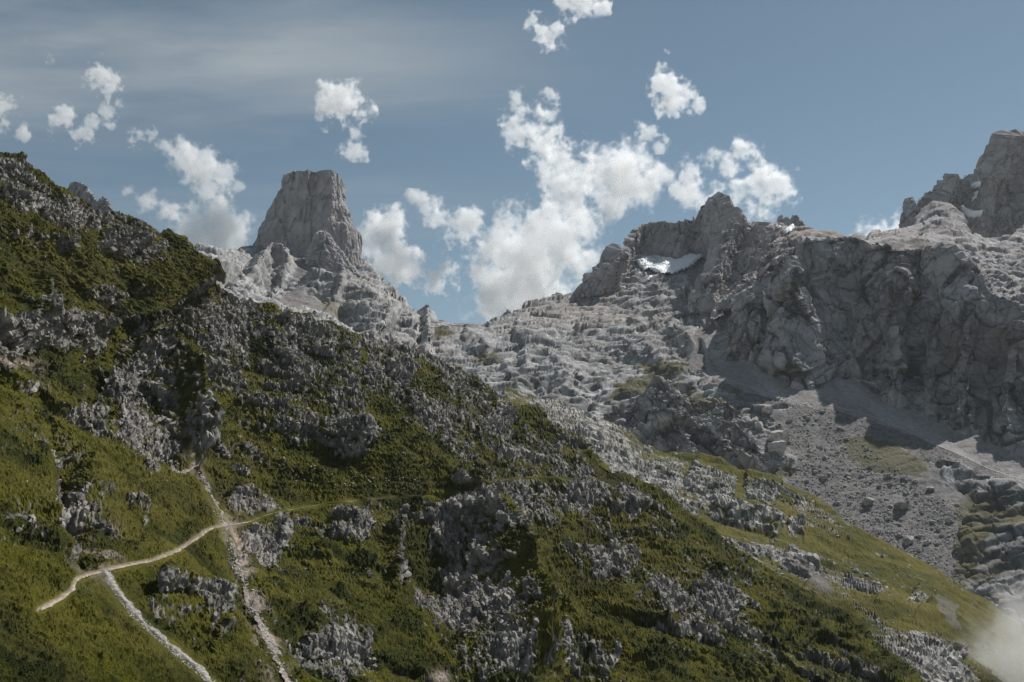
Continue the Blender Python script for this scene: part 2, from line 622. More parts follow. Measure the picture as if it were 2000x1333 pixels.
M_boulder = boulder_material("boulder limestone", (0.45, 0.437, 0.42), (0.25, 0.242, 0.235))
M_pale = boulder_material("pale boulder limestone", (0.60, 0.58, 0.54), (0.42, 0.40, 0.375))
M_outcrop = boulder_material("outcrop limestone", (0.46, 0.42, 0.375), (0.18, 0.165, 0.15))

M_valley_block = boulder_material("karst block limestone", (0.46, 0.45, 0.44), (0.27, 0.262, 0.258))
for nm_, c1, c2, c3 in (("tussock grass", (0.020, 0.026, 0.0033), (0.080, 0.076, 0.0083), (0.115, 0.095, 0.026)), ("dark heath", (0.014, 0.020, 0.006), (0.034, 0.040, 0.011), (0.05, 0.042, 0.018))):
    m, T = new_mat(nm_)
    pos = T.n("ShaderNodeNewGeometry").outputs["Position"]
    cc = T.mix(T.rng(T.math("ADD", T.math("MULTIPLY", T.noise(pos, 0.35, 4, .7), .45), T.math("MULTIPLY", T.noise(pos, 0.05, 5, 0.6), .55)), 0.40, 0.62), c1, c2)
    cc = T.mix(T.rng(T.noise(pos, 0.06, 3), 0.5, 0.72), cc, c3)
    T.finish(cc, 0.95)
    if nm_ == "tussock grass": M_tuft = m
    else: M_heath = m

m, T = new_mat("pinkish gully debris")
pos = T.n("ShaderNodeNewGeometry").outputs["Position"]
T.finish(T.mix(T.rng(T.noise(pos, 0.9, 5, 0.7), 0.38, 0.66), (0.17, 0.14, 0.12), (0.44, 0.395, 0.35)), 0.95, T.noise(pos, 1.2, 4, 0.7), 0.6, 0.8)
M_debris = m

# ------------------------------------------------------------------ depth of the three ground sheets
D1 = tps([(-200, 1400, 95), (0, 1333, 120), (200, 1115, 195), (430, 1030, 290), (0, 960, 205), (0, 700, 285), (0, 297, 400), (-200, 160, 420),
          (190, 398, 440), (385, 515, 500), (430, 562, 520), (300, 640, 440), (600, 1333, 200), (560, 1030, 330), (700, 672, 560), (700, 850, 440),
          (900, 735, 585), (1050, 800, 600), (1050, 935, 480), (1000, 1333, 255), (1200, 935, 500), (1300, 1150, 370), (1560, 1155, 470),
          (1500, 1333, 320), (1810, 1333, 380), (2100, 1500, 360)])
D2 = tps([(1060, 790, 1000), (1130, 815, 960), (1300, 890, 900), (1500, 930, 850), (1300, 960, 780), (1540, 1000, 800), (1600, 1000, 790), (1880, 1160, 700), (1950, 1215, 670),
          (1650, 1240, 540), (1500, 1110, 620), (1800, 1330, 450), (2000, 1330, 560), (1150, 860, 850), (2150, 1400, 560)])
D3 = tps([(2000, 1250, 700), (1950, 1215, 740), (2000, 1050, 830), (1850, 1130, 790), (1700, 1000, 900), (1500, 900, 1010), (1450, 770, 1150), (1640, 740, 1180), (1780, 810, 1090),
          (1900, 880, 990), (2000, 920, 950), (1370, 700, 1290), (1200, 740, 1270), (1100, 770, 1170), (1000, 690, 1330), (850, 655, 1480), (960, 640, 1620), (800, 620, 1700),
          (1080, 585, 1780), (1250, 510, 1960), (1350, 520, 1880), (1250, 650, 1500), (1400, 500, 1900), (1450, 560, 1600), (1530, 530, 1560), (1430, 610, 1450), (1300, 800, 1100), (1200, 860, 1060),
          (1400, 900, 1030), (2100, 860, 960), (1370, 600, 1560), (1130, 570, 1840), (1600, 960, 950)])

LAND = {}
FALL1 = (0.22, -0.84, -0.50)
RUN1 = (0.62, -0.45, -0.55)

# ------------------------------------------------------------------ foreground hillside
top1 = [(-260, 120), (-120, 225), (-40, 272), (0, 296), (22, 303), (45, 316), (62, 330), (90, 343), (112, 360), (135, 370), (160, 386), (190, 400), (215, 410), (235, 424), (258, 440), (278, 442),
        (300, 459), (325, 470), (345, 476), (370, 491), (387, 516), (405, 538), (425, 553), (446, 557), (470, 582), (500, 592), (530, 607), (560, 616), (590, 620), (620, 632), (650, 642), (680, 655),
        (715, 665), (750, 675), (775, 680), (800, 690), (825, 697), (850, 712), (875, 726), (900, 738), (925, 744), (950, 758), (975, 766), (1000, 782), (1030, 790), (1052, 802), (1066, 825), (1100, 850),
        (1125, 866), (1150, 884), (1175, 900), (1200, 922), (1225, 936), (1250, 950), (1275, 962), (1300, 982), (1325, 1000), (1350, 1020), (1375, 1036), (1400, 1060), (1450, 1086), (1500, 1113),
        (1530, 1135), (1560, 1156), (1590, 1172), (1620, 1192), (1650, 1212), (1680, 1236), (1710, 1262), (1740, 1288), (1775, 1310), (1812, 1335), (1900, 1405), (2060, 1520)]
S = Sheet(top1, [(-300, 1440), (2100, 1540)], D1, 1.7, -170, 1930, back=170, backdrop=0.62)
X, Y, P = S.kept()
Xk0, Yk0 = X, Y
d = np.zeros(X.shape, f32); rock = np.zeros(X.shape, f32); soil = np.zeros(X.shape, f32)
# broad swells and gullies running down the slope
q = squash(P, RUN1, 2.2)
LEDGE1 = np.array((0.22, 0.10, 0.97), f32)
d += np.clip(D1(X, Y) / 380, .3, 1) * (9.0 * fbm(q / 75, 3) + 7.0 * fbm(q / 28, 3) + 6.5 * (ridged(squash(P, FALL1, 2.6) / 44 + 13, 3) - .35))
# the upper left shoulder stands proud of the green gully at its foot
dpath, _, _ = seg(X, Y, [(78, 1192), (142, 1152), (150, 1133), (215, 1113), (300, 1096), (385, 1052), (440, 1027), (540, 1000), (700, 978), (850, 966), (960, 941), (1100, 935), (1222, 947)], 60)
dpath = np.minimum(dpath, seg(X, Y, [(203, 1116), (235, 1167), (330, 1262), (425, 1350)], 60)[0])
calm = sstep(4, 50, dpath)
d0_ = d.copy()
shoulder = [(232, 672), (262, 652), (282, 645), (300, 640), (320, 628), (338, 612), (365, 590), (400, 568), (430, 554), (448, 558), (462, 580)]
dd, tt, sg = seg(X, Y, shoulder, 300)
sd = dd * sg
d += np.where(sd < 0, 11 * np.clip(1 + sd / 240, 0, 1) * sstep(0, 22, -sd), 0) * sstep(0.02, 0.2, tt) * sstep(0, 0.05, 1 - tt)
face = sstep(-24, -18, sd) * (1 - sstep(-2, 3, sd)) * sstep(0.08, 0.3, tt)
rock = np.maximum(rock, face * 0.8)
for poly, h, amp, up, dn, r in [
        ([(-120, 650), (-40, 645), (40, 650), (110, 640), (170, 645), (224, 652)], 42, 7, 90, 60, 1),          # pale band, far left
        ([(455, 775), (500, 792), (540, 806), (590, 838), (640, 852), (690, 868), (735, 880)], 36, 7, 60, 50, 1),
        ([(365, 742), (410, 735), (470, 740), (520, 760)], 26, 5, 50, 40, 1),
        ([(290, 1150), (315, 1156), (350, 1168), (400, 1180), (450, 1198)], 40, 4.5, 60, 40, 1),
        ([(385, 1212), (420, 1222), (442, 1238)], 24, 2.5, 30, 30, 1),
        ([(1075, 1066), (1110, 1078), (1150, 1084), (1190, 1072)], 42, 7, 50, 50, 1),
        ([(1110, 942), (1150, 952), (1175, 970)], 30, 5, 40, 40, 1),
        ([(935, 945), (985, 950), (1030, 965)], 44, 5, 40, 50, 0.8),
        ([(1215, 950), (1240, 975), (1260, 1000)], 26, 4, 30, 40, 1),
        ([(1190, 1058), (1225, 1065), (1250, 1080)], 30, 5, 40, 40, 0.9),
        ([(1080, 1240), (1130, 1258), (1160, 1270), (1210, 1290)], 40, 5, 60, 50, 0.8),
        ([(545, 640), (575, 634), (610, 645)], 24, 5, 40, 30, 1),
        ([(755, 715), (785, 722), (810, 735)], 22, 4.5, 30, 30, 1),
        ([(620, 600), (640, 610)], 20, 4, 40, 40, 1),
        ([(985, 800), (1005, 825)], 32, 5, 50, 40, 1),
        ([(430, 985), (470, 970), (520, 978), (560, 996)], 24, 4, 40, 20, 0.9),
        ([(125, 975), (180, 985), (215, 1000), (290, 1020)], 46, 5, 50, 40, 1),
        ([(150, 560), (185, 575), (215, 590)], 24, 4, 60, 40, 0.9),
        ([(195, 455), (240, 470), (260, 492)], 30, 4.5, 60, 40, 1),
        ([(100, 470), (130, 480)], 20, 3, 40, 40, 0.9),
        ([(230, 560), (275, 580)], 18, 3.5, 40, 30, 0.9),
        ([(260, 640), (290, 650), (310, 640)], 14, 3, 30, 20, 1),
        ([(0, 470), (45, 455), (90, 480)], 24, 3, 60, 40, 0.7),
        ([(1270, 1120), (1310, 1150), (1340, 1190)], 50, 5, 50, 50, 0.8),
        ([(1380, 1130), (1420, 1165), (1450, 1190)], 36, 4, 50, 50, 0.7),
        ([(640, 1010), (680, 1030), (720, 1050)], 40, 4, 40, 50, 0.55),
        ([(480, 1020), (520, 1040), (560, 1060)], 44, 4, 40, 50, 0.7),
        ([(600, 1230), (660, 1250), (720, 1262)], 44, 4, 60, 50, 0.6)]:
    hh, fm = step_f(X, Y, poly, h, amp, up, dn)
    d += hh; rock = np.maximum(rock, fm * r)
# the pyramid spur: sharp right arete, sunk left flank
d += ridge_f(X, Y, [(238, 668), (262, 700), (300, 728), (328, 775), (345, 830), (357, 885), (384, 935)], 110, 34, 20, 0.14)
d += ridge_f(X, Y, [(240, 690), (228, 760), (230, 830), (250, 890)], 60, 50, 5)
pyr = inpoly(X, Y, [(240, 672), (262, 700), (300, 728), (332, 790), (352, 870), (388, 936), (372, 930), (340, 905), (300, 898), (250, 888), (205, 880), (180, 862), (172, 825), (190, 780), (215, 730)])
rock = np.maximum(rock, pyr * 1.0)
rock = np.maximum(rock, 0.95 * blob(X, Y, 318, 855, 48, 62, 20))
d -= 5 * blob(X, Y, 175, 800, 30, 60)
# pale rib at the left edge
d += ridge_f(X, Y, [(42, 560), (38, 620), (18, 660), (20, 712)], 26, 26, 6)
rock = np.maximum(rock, 1.0 * blob(X, Y, 34, 630, 26, 75, 12))
rock = np.maximum(rock, 1.0 * blob(X, Y, 25, 695, 45, 14, 0))
# dark crag in the lower middle under a grassy ridge
cr = [(800, 960), (850, 995), (905, 1035), (950, 1095), (985, 1135), (1012, 1200), (1030, 1260), (1060, 1340)]
d += ridge_f(X, Y, cr, 125, 150, 22, 0.1)
crag = inpoly(X, Y, [(838, 1040), (905, 1050), (948, 1105), (985, 1140), (1010, 1200), (1026, 1262), (1020, 1340), (880, 1340), (865, 1290), (830, 1262), (800, 1200), (822, 1120)])
d -= 7 * blob(X, Y, 855, 1150, 50, 110, -8)
rock = np.maximum(rock, crag * 0.9)
d += 4 * blob(X, Y, 835, 1220, 40, 50)
rock = np.maximum(rock, 0.9 * blob(X, Y, 840, 1215, 34, 46))
d += ridge_f(X, Y, [(775, 1010), (772, 1100), (765, 1200)], 14, 30, 4)
rock = np.maximum(rock, 0.75 * blob(X, Y, 771, 1110, 7, 90, 2))
# channels
for poly, w, amp in [([(372, 872), (392, 925), (430, 1000), (442, 1040), (462, 1100), (490, 1165), (520, 1250), (575, 1345)], 34, 4),
                     ([(205, 1118), (235, 1165), (262, 1200), (330, 1262), (425, 1345)], 26, 1.2),
                     ([(125, 900), (132, 985), (160, 1060), (205, 1118)], 40, 6),
                     ([(60, 720), (95, 800), (125, 900)], 40, 4),
                     ([(250, 660), (275, 690), (300, 720)], 30, 3)]:
    d -= ridge_f(X, Y, poly, w, w, amp, 0.05)
S.push(d0_ + (d - d0_) * calm)
X, Y = project(S.P[S.keep]); Xk0, Yk0 = X, Y
# ledges: rock risers parted by grassy treads, here strong, there dying out
P = S.P[S.keep]
dch = np.minimum(seg(Xk0, Yk0, [(203, 1116), (235, 1167), (330, 1262), (425, 1350)], 60)[0], seg(Xk0, Yk0, [(366, 866), (404, 950), (446, 1050), (482, 1150), (528, 1265), (578, 1350)], 60)[0])
ph = -((P @ LEDGE1) / 12.5 + 1.4 * fbm(P / 48 + 9, 3)); ph2 = -((P @ LEDGE1) / 4.6 + 1.3 * fbm(P / 16 + 19, 3))
lw = sstep(-0.15, 0.35, fbm(squash(P, (0.8, 0.3, -.3), 2.5) / 30 + 70, 4)) * calm * sstep(12, 50, dch) * np.clip(1 - blob(Xk0, Yk0, 200, 1260, 260, 110) - blob(Xk0, Yk0, 330, 1010, 110, 60) - .8 * blob(Xk0, Yk0, 1080, 1120, 130, 60, 28), 0, 1)
S.push((lw * (3.8 * terrace(ph, .28) + 1.1 * terrace(ph2, .35))).astype(f32))
riser = lw * np.maximum(((ph - np.floor(ph)) > .7), 0.7 * ((ph2 - np.floor(ph2)) > .65))

# bare rock: steep ground and where the map below and broken noise say so
P = S.P[S.keep]; nzm = S.slope()[:, 2]
n0 = fbm(P / 30, 4); n2 = fbm(squash(P, FALL1, 2.5) / 4.0, 3)
wx = X + 9 * fbm(P / 16 + 50, 3); wy = Y + 9 * fbm(P / 16 + 80, 3)
wd = sstep(230, 420, D1(X, Y))
qa = squash(P, FALL1, 3.6)
n1 = ridged(qa / 3.6, 4, 0.62) * wd + ridged(qa / 2.2, 4, 0.62) * (1 - wd)
n1b = ridged(qa / 15 + 3, 3)
Xk, Yk = X, Y
X, Y = wx, wy
dens = np.full(X.shape, -0.50, f32)
for x, y, rx, ry, rot, v in [(470, 650, 120, 45, 20, 0.75), (640, 740, 190, 80, 25, 0.62), (850, 770, 180, 60, 28, 0.50), (470, 600, 60, 25, 20, .4), (620, 640, 60, 25, 20, .35), (60, 360, 90, 60, 35, 0.45), (200, 440, 100, 40, 33, 0.5),
                             (310, 490, 90, 40, 33, 0.55), (100, 520, 160, 60, 10, 0.15), (240, 590, 130, 50, 20, 0.18), (150, 830, 40, 60, 0, 0.5), (120, 900, 26, 90, -10, 0.4), (1000, 880, 160, 60, 25, 0.38),
                             (1000, 990, 120, 50, 0, 0.42), (1090, 915, 34, 16, 10, 0.85), (1150, 1000, 180, 90, 25, 0.34), (540, 890, 60, 30, 5, 0.5), (470, 985, 60, 26, 0, 0.5), (720, 985, 26, 40, 0, 0.35), (1330, 1180, 110, 80, 30, 0.35),
                             (1450, 1140, 120, 60, 33, 0.35), (1190, 1120, 60, 80, 0, 0.35), (480, 1090, 60, 70, 60, 0.5), (520, 1240, 40, 90, -20, 0.5), (560, 1090, 80, 80, 0, 0.25), (680, 1100, 120, 120, 0, 0.2), (650, 1270, 120, 60, 0, 0.3),
                             (950, 1200, 90, 130, 0, 0.35), (270, 1180, 30, 20, 0, 0.3), (1250, 1280, 160, 60, 20, .2), (60, 1020, 60, 50, 0, 0.25), (150, 1080, 30, 30, 0, 0.4), (420, 1150, 20, 60, 0, .1), (750, 680, 120, 22, 18, .35), (1130, 900, 100, 30, 30, .25)]:
    dens += v * blob(X, Y, x, y, rx, ry, rot)
for x, y, rx, ry, v in [(330, 1010, 110, 55, 0.6), (330, 1100, 110, 40, 0.5), (200, 1270, 200, 70, 0.8), (60, 1240, 120, 120, 0.8), (60, 960, 60, 60, 0.2), (1080, 1130, 90, 60, 0.5), (1010, 1060, 90, 40, 0.4), (1230, 1200, 100, 40, 0.3), (620, 960, 160, 22, 0.4),
                        (880, 960, 80, 14, 0.2), (60, 520, 170, 60, 0.5), (260, 560, 170, 60, 0.38), (260, 640, 60, 30, 0.2), (330, 600, 60, 40, .3), (60, 450, 120, 30, .2), (360, 660, 60, 26, .35), (120, 900, 60, 40, .2), (640, 920, 160, 40, .35), (520, 760, 60, 20, .2), (1000, 760, 90, 20, .1), (780, 900, 90, 40, .15), (1330, 1060, 60, 30, .15)]:
    dens -= v * blob(X, Y, x, y, rx, ry)
X, Y = Xk, Yk
rock = np.clip(rock, 0, 1)
dens = np.minimum(dens, 0.14) - 0.11
n3 = fbm(P / 1.7 + 15, 3)
nf = fbm(squash(P, FALL1, 2.4) / 26 + 31, 7, 0.74)
nat = dens + 0.56 * rock + 0.34 * riser + 0.30 * sstep(0.60, 0.30, nzm) + 1.55 * nf + 0.75 * (n1 - 0.36) + 0.18 * n3
rock = sstep(-0.04, 0.16, nat)
blade = np.clip(nat + 0.05, 0, 0.40)
TRAIL = [(78, 1192), (95, 1182), (112, 1173), (130, 1162), (142, 1152), (146, 1142), (150, 1133), (175, 1123), (198, 1117), (215, 1113), (228, 1110), (255, 1104), (300, 1096), (350, 1076), (385, 1052), (398, 1042), (412, 1033), (440, 1027),
         (465, 1024), (490, 1019), (515, 1008), (545, 1000), (590, 992), (640, 984), (700, 978), (760, 972), (810, 969), (850, 966), (900, 956), (960, 941), (1010, 935), (1060, 934), (1100, 935), (1150, 937), (1190, 941), (1222, 947)]
GULLY = [[(203, 1116), (214, 1140), (235, 1167), (262, 1200), (290, 1228), (330, 1262), (380, 1302), (425, 1350)],
         [(366, 866), (380, 900), (404, 950), (425, 990), (437, 1022), (446, 1050), (462, 1088), (474, 1120), (482, 1150), (500, 1190), (518, 1230), (528, 1265), (550, 1300), (578, 1350)],
         [(110, 830), (122, 870), (128, 930), (134, 985), (150, 1040)]]
flat = np.zeros(X.shape, f32)
X, Y = project(S.P[S.keep]); Xk0, Yk0 = X, Y
dt, _, st_ = seg(X, Y, TRAIL, 30)
wide = 3.4 * np.clip(300 / np.maximum(D1(X, Y), 1), 0.8, 1.8)
flat = 1 - sstep(wide, wide * 2.6, dt)
for g in GULLY[:2]:
    dg, _, _ = seg(X, Y, g, 30)
    flat = np.maximum(flat, 1 - sstep(9, 20, dg))
rock *= 1 - flat
# soil: pinkish bare earth in the hollows and beside the channels
for x, y, rx, ry, rot, v in [(190, 1080, 38, 42, 40, 1.1), (25, 712, 50, 10, 5, 0.9), (375, 885, 14, 40, -20, 1.1), (470, 1090, 20, 80, -15, 1.0), (505, 1190, 16, 70, -20, 0.9), (150, 1010, 12, 60, 0, 0.6), (100, 800, 14, 70, -20, 0.5), (530, 1280, 26, 50, -20, 0.9),
                             (860, 1325, 20, 12, 0, 1.0), (195, 1235, 8, 5, 0, .9), (232, 1052, 8, 10, 0, 0.9)]:
    soil += v * blob(X, Y, x, y, rx, ry, rot)
da, _, sa_ = seg(X, Y, TRAIL[:18], 30)
soil = np.maximum(soil * sstep(-0.25, 0.2, n0 + n2), 0.7 * np.where(sa_ < 0, 1 - sstep(2, 9, da), 0))
soil = np.clip(soil, 0, 1)

# second roughening: blades of rock, tussocks of grass
S.push((blade * np.clip(D1(X, Y) / 130, 1.4, 3.4) * (1 - flat)).astype(f32), up=0.35)
P = S.P[S.keep]
q = squash(P, FALL1, 3.5)
qz = squash(P, FALL1, 3.2)
fl = ridged(qz / 2.6, 4, 0.65)
fl2 = ridged(q / 1.3 + 40, 3, .65)
f0, e0, _ = facet(squash(P, FALL1, 2.6) / 4.2); f1, e1, _ = facet(qz / 1.5 + 11)
gr = fbm(P / 7.0, 3); gr2 = billow(P / 2.6 + 7, 4, 0.62); gr3 = billow(P / 0.9 + 3, 2)
shr = sstep(0.05, 0.30, fbm(P / 13 + 60, 4)) * np.clip(0.42 + blob(X, Y, 680, 1150, 200, 160) + blob(X, Y, 1500, 1250, 260, 110, 30) + 0.9 * blob(X, Y, 60, 860, 90, 170) + blob(X, Y, 1150, 1290, 220, 60) + .6 * blob(X, Y, 60, 1270, 160, 70) + 0.5 * blob(X, Y, 900, 850, 300, 90, 25), 0, 1)
shr *= (1 - rock)
ter = np.sin(P[:, 2] * 2 * np.pi / 2.6 + 4 * gr) * 0.13                # sheep-track terracettes
detail = rock * (1.5 * f0 + 1.1 * f1 - 0.8 * (1 - sstep(0, .22, e0)) - 0.4 * (1 - sstep(0, .25, e1)) + 1.1 * (fl - 0.28) + 0.5 * (fl2 - 0.3)) \
    + (1 - rock) * (1.2 * gr + 1.5 * (gr2 - 0.4) + 0.45 * (gr3 - .4) + ter + shr * (0.7 + 1.5 * (gr2 - 0.3)))
near = np.clip(D1(X, Y) / 330, 0.45, 1.15)
detail = detail * np.where(rock > .5, near, np.maximum(near, .8)) * (1 - 0.92 * flat)
S.push(detail.astype(f32))
lich_shade = rock * sstep(-0.05, 0.40, fbm(qz / 9 + 5, 5, .6)) * 0.62
dryf = np.clip(0.25 + 0.8 * fbm(P / 22 + 33, 4) + 0.45 * blob(X, Y, 1050, 1080, 170, 60, 28) + 0.35 * blob(X, Y, 250, 500, 250, 120) + 0.35 * blob(X, Y, 350, 960, 120, 90) + .3 * blob(X, Y, 300, 1260, 160, 60, 30), 0, 1) * (1 - shr)
S.A = dict(rock=rock, lichen_shade=lich_shade, dry=dryf * 0.55, shrub=shr * 0.8, scree=np.zeros_like(rock), soil=soil)
hill = link("hillside", S.mesh("hillside"), M_hill, kind="structure", category="hillside", label="steep green foreground hillside studded with pale limestone blades, falling to the lower right")
LAND["hill"] = S

# ------------------------------------------------------------------ sunlit meadow slope beyond it
top2 = [(960, 750), (1010, 770), (1060, 788), (1085, 790), (1110, 800), (1140, 815), (1170, 826), (1200, 838), (1235, 858), (1262, 876), (1300, 890), (1330, 892), (1360, 897), (1395, 902), (1420, 915), (1450, 925),
        (1480, 938), (1520, 950), (1560, 968), (1590, 980), (1620, 1000), (1650, 1030), (1690, 1055), (1730, 1075), (1770, 1092), (1810, 1112), (1850, 1140), (1880, 1160), (1915, 1180), (1950, 1205), (2000, 1240), (2100, 1310), (2200, 1380)]
bot2 = [(x, y + 110) for x, y in top1 if x > 900] + [(2200, 1660)]
S = Sheet(top2, bot2, D2, 1.8, 985, 2140, back=130, backdrop=0.5)
X, Y, P = S.kept()
STRIKE = (0.80, -0.52, -0.28)
q = squash(P, STRIKE, 3.2)
d = 10 * fbm(q / 90, 3) + 7 * billow(q / 60 + 4, 3)
rock = np.zeros(X.shape, f32)
for poly, h, amp, up, dn, r in [
        ([(1345, 920), (1372, 935), (1405, 945), (1440, 950)], 34, 10, 60, 40, 1),
        ([(1450, 950), (1480, 952), (1520, 968)], 26, 8, 50, 30, 1),
        ([(1385, 980), (1420, 990), (1455, 1008), (1500, 1020), (1530, 1040)], 16, 10, 40, 40, 1),
        ([(1290, 970), (1320, 978), (1365, 990)], 16, 9, 40, 30, 1),
        ([(1535, 1030), (1570, 1030)], 16, 5, 30, 30, .9),
        ([(1530, 1090), (1560, 1105), (1590, 1125)], 22, 9, 50, 40, 1),
        ([(1640, 1140), (1680, 1155), (1720, 1165)], 14, 5, 40, 40, .7),
        ([(1780, 1160), (1810, 1185)], 16, 6, 40, 40, .9),
        ([(1770, 1250), (1830, 1270), (1880, 1290)], 16, 5, 40, 40, .7),
        ([(1240, 840), (1262, 862), (1280, 880)], 12, 5, 40, 30, 1)]:
    hh, fm = step_f(X, Y, poly, h, amp, up, dn)
    d += 0.8 * hh; rock = np.maximum(rock, fm * r)
S.push(d)
X, Y = project(S.P[S.keep])
P = S.P[S.keep]; q = squash(P, STRIKE, 6.0); nzm = S.slope()[:, 2]
n0 = fbm(q / 40 + 3, 4); n1 = ridged(q / 7, 4, .6); n2 = fbm(q / 4, 3)
dens = np.full(X.shape, -0.50, f32)
for x, y, rx, ry, rot, v in [(1110, 825, 110, 40, 30, 0.9), (1190, 880, 100, 45, 33, 0.72), (1290, 930, 40, 22, 30, 0.5), (1320, 915, 30, 30, 40, 0.5), (1250, 960, 120, 40, 33, 0.4), (1370, 1060, 60, 30, 40, 0.4), (1480, 1075, 90, 14, 15, 0.55), (1560, 1090, 100, 24, 30, 0.55),
                             (1440, 1110, 40, 14, 40, 0.6), (1560, 975, 60, 20, 25, 0.45), (1620, 1020, 60, 14, 30, 0.4), (1690, 1130, 60, 20, 30, 0.3), (1830, 1290, 80, 40, 40, 1.0), (1760, 1280, 60, 18, 38, 0.9), (1700, 1200, 60, 10, 38, 0.4), (1370, 985, 14, 8, 20, 0.9)]:
    dens += v * blob(X, Y, x, y, rx, ry, rot)
for x, y, rx, ry, v in [(1600, 1060, 90, 24, 0.4), (1420, 1030, 60, 20, 0.35), (1700, 1200, 120, 30, 0.25), (1850, 1220, 60, 40, 0.4)]:
    dens -= v * blob(X, Y, x, y, rx, ry)
nat = np.minimum(dens, .2) + 0.17 + 0.62 * rock + 0.4 * sstep(0.6, 0.3, nzm) + 0.36 * n0 + 0.9 * (n1 - 0.40) + 0.3 * n2 + .16 * fbm(P / 2.5, 3)
rock = sstep(-0.05, 0.18, nat)
scree = np.clip(0.5 * inpoly(X + 5 * fbm(P / 9, 3), Y + 5 * fbm(P / 9 + 20, 3), [(1828, 1160), (1850, 1168), (1862, 1180), (1872, 1182), (1874, 1188), (1862, 1188), (1868, 1206), (1880, 1225), (1878, 1230), (1858, 1222), (1836, 1195), (1830, 1180)]) + blob(X, Y, 1600, 1135, 30, 14, 40), 0, 1)
dt, _, _ = seg(X, Y, [(1250, 950), (1300, 985), (1400, 1060), (1500, 1112), (1585, 1168), (1640, 1210)], 30)
soil = 0.5 * (1 - sstep(3, 16, dt)) * sstep(-.1, .3, n2)
P = S.P[S.keep]; q = squash(P, STRIKE, 4.0)
f0, e0, _ = facet(q / 5); f1, e1, _ = facet(q / 2.2 + 5)
det = rock * (2.4 * f0 + 1.4 * f1 - 1.2 * (1 - sstep(0, .2, e0)) - .6 * (1 - sstep(0, .25, e1)) + 1.4 * (ridged(q / 4, 3, .6) - .3)) + 1.6 * np.clip(nat, 0, .6) + (1 - rock) * (1.5 * fbm(P / 10, 3) + 0.9 * (billow(P / 4, 3, .6) - .4))
S.push((det * (1 - 0.6 * scree)).astype(f32))
shr = (1 - rock) * sstep(0.12, 0.4, fbm(P / 30 + 9, 4)) * 0.7
S.A = dict(rock=rock, lichen_shade=rock * 0.35 * sstep(0.1, 0.5, fbm(q / 20, 3)), dry=np.clip(0.45 + 0.9 * fbm(P / 45 + 21, 4), 0, 1) * 0.6, shrub=shr, scree=scree, soil=soil)
link("meadow_slope", S.mesh("meadow_slope"), M_meadow, kind="structure", category="slope", label="sunlit meadow slope with bare pale slabs running down behind the dark hillside")
LAND["meadow"] = S

# ------------------------------------------------------------------ valley: boulder field, scree, karst slope up to the pass
top3 = [(700, 640), (760, 622), (785, 613), (800, 612), (830, 616), (850, 625), (860, 630), (900, 634), (930, 637), (955, 637), (975, 622), (1000, 612), (1030, 598), (1060, 588), (1080, 582), (1100, 578), (1125, 572), (1160, 560), (1200, 530), (1235, 505), (1300, 495),
        (1360, 490), (1400, 470), (1450, 455), (1520, 470), (1560, 520), (1600, 560), (1640, 640), (1800, 690), (1900, 760), (2000, 840), (2200, 850)]
bot3 = [(600, 760), (900, 790), (1000, 850), (1100, 930)] + [(x, y + 110) for x, y in top2 if x > 1150]
S = Sheet(top3, bot3, D3, 1.9, 740, 2150, back=260, backdrop=0.35, ystep=1.35)
X, Y, P = S.kept()
STR3 = (0.90, 0.35, 0.12)
q = squash(P, STR3, 1.9)
# where it is scree / rubble rather than rock
scr = np.zeros(X.shape, f32)
for pl, v in [([(1375, 705), (1440, 700), (1520, 715), (1600, 740), (1680, 740), (1790, 800), (1900, 860), (2060, 900), (2060, 950), (1960, 945), (1880, 930), (1840, 905), (1800, 900), (1760, 880), (1680, 850), (1620, 820), (1560, 800), (1500, 790), (1440, 775), (1400, 760)], 1),
              ([(1330, 700), (1375, 640), (1420, 600), (1470, 560), (1530, 520), (1560, 520), (1500, 600), (1440, 660), (1400, 720), (1350, 725)], 1),
              ([(1330, 640), (1370, 600), (1400, 520), (1380, 500), (1345, 530), (1350, 580)], 0.8),
              ([(1258, 672), (1270, 668), (1285, 690), (1300, 700), (1278, 702)], 0.8), ([(960, 690), (1000, 690), (1010, 705), (980, 708)], 0.7),
              ([(1480, 870), (1560, 800), (1680, 850), (1760, 880), (1860, 930), (1900, 985), (1880, 1010), (1860, 1100), (1880, 1165), (1800, 1120), (1700, 1070), (1600, 1010), (1540, 960), (1510, 920)], 0.92),
              ([(1560, 800), (1600, 790), (1680, 850), (1560, 860), (1480, 800)], 0.8)]:
    m_ = inpoly(X + 12 * fbm(P / 40 + 2, 3), Y + 9 * fbm(P / 40 + 8, 3), pl)
    scr = np.maximum(scr, m_ * v)
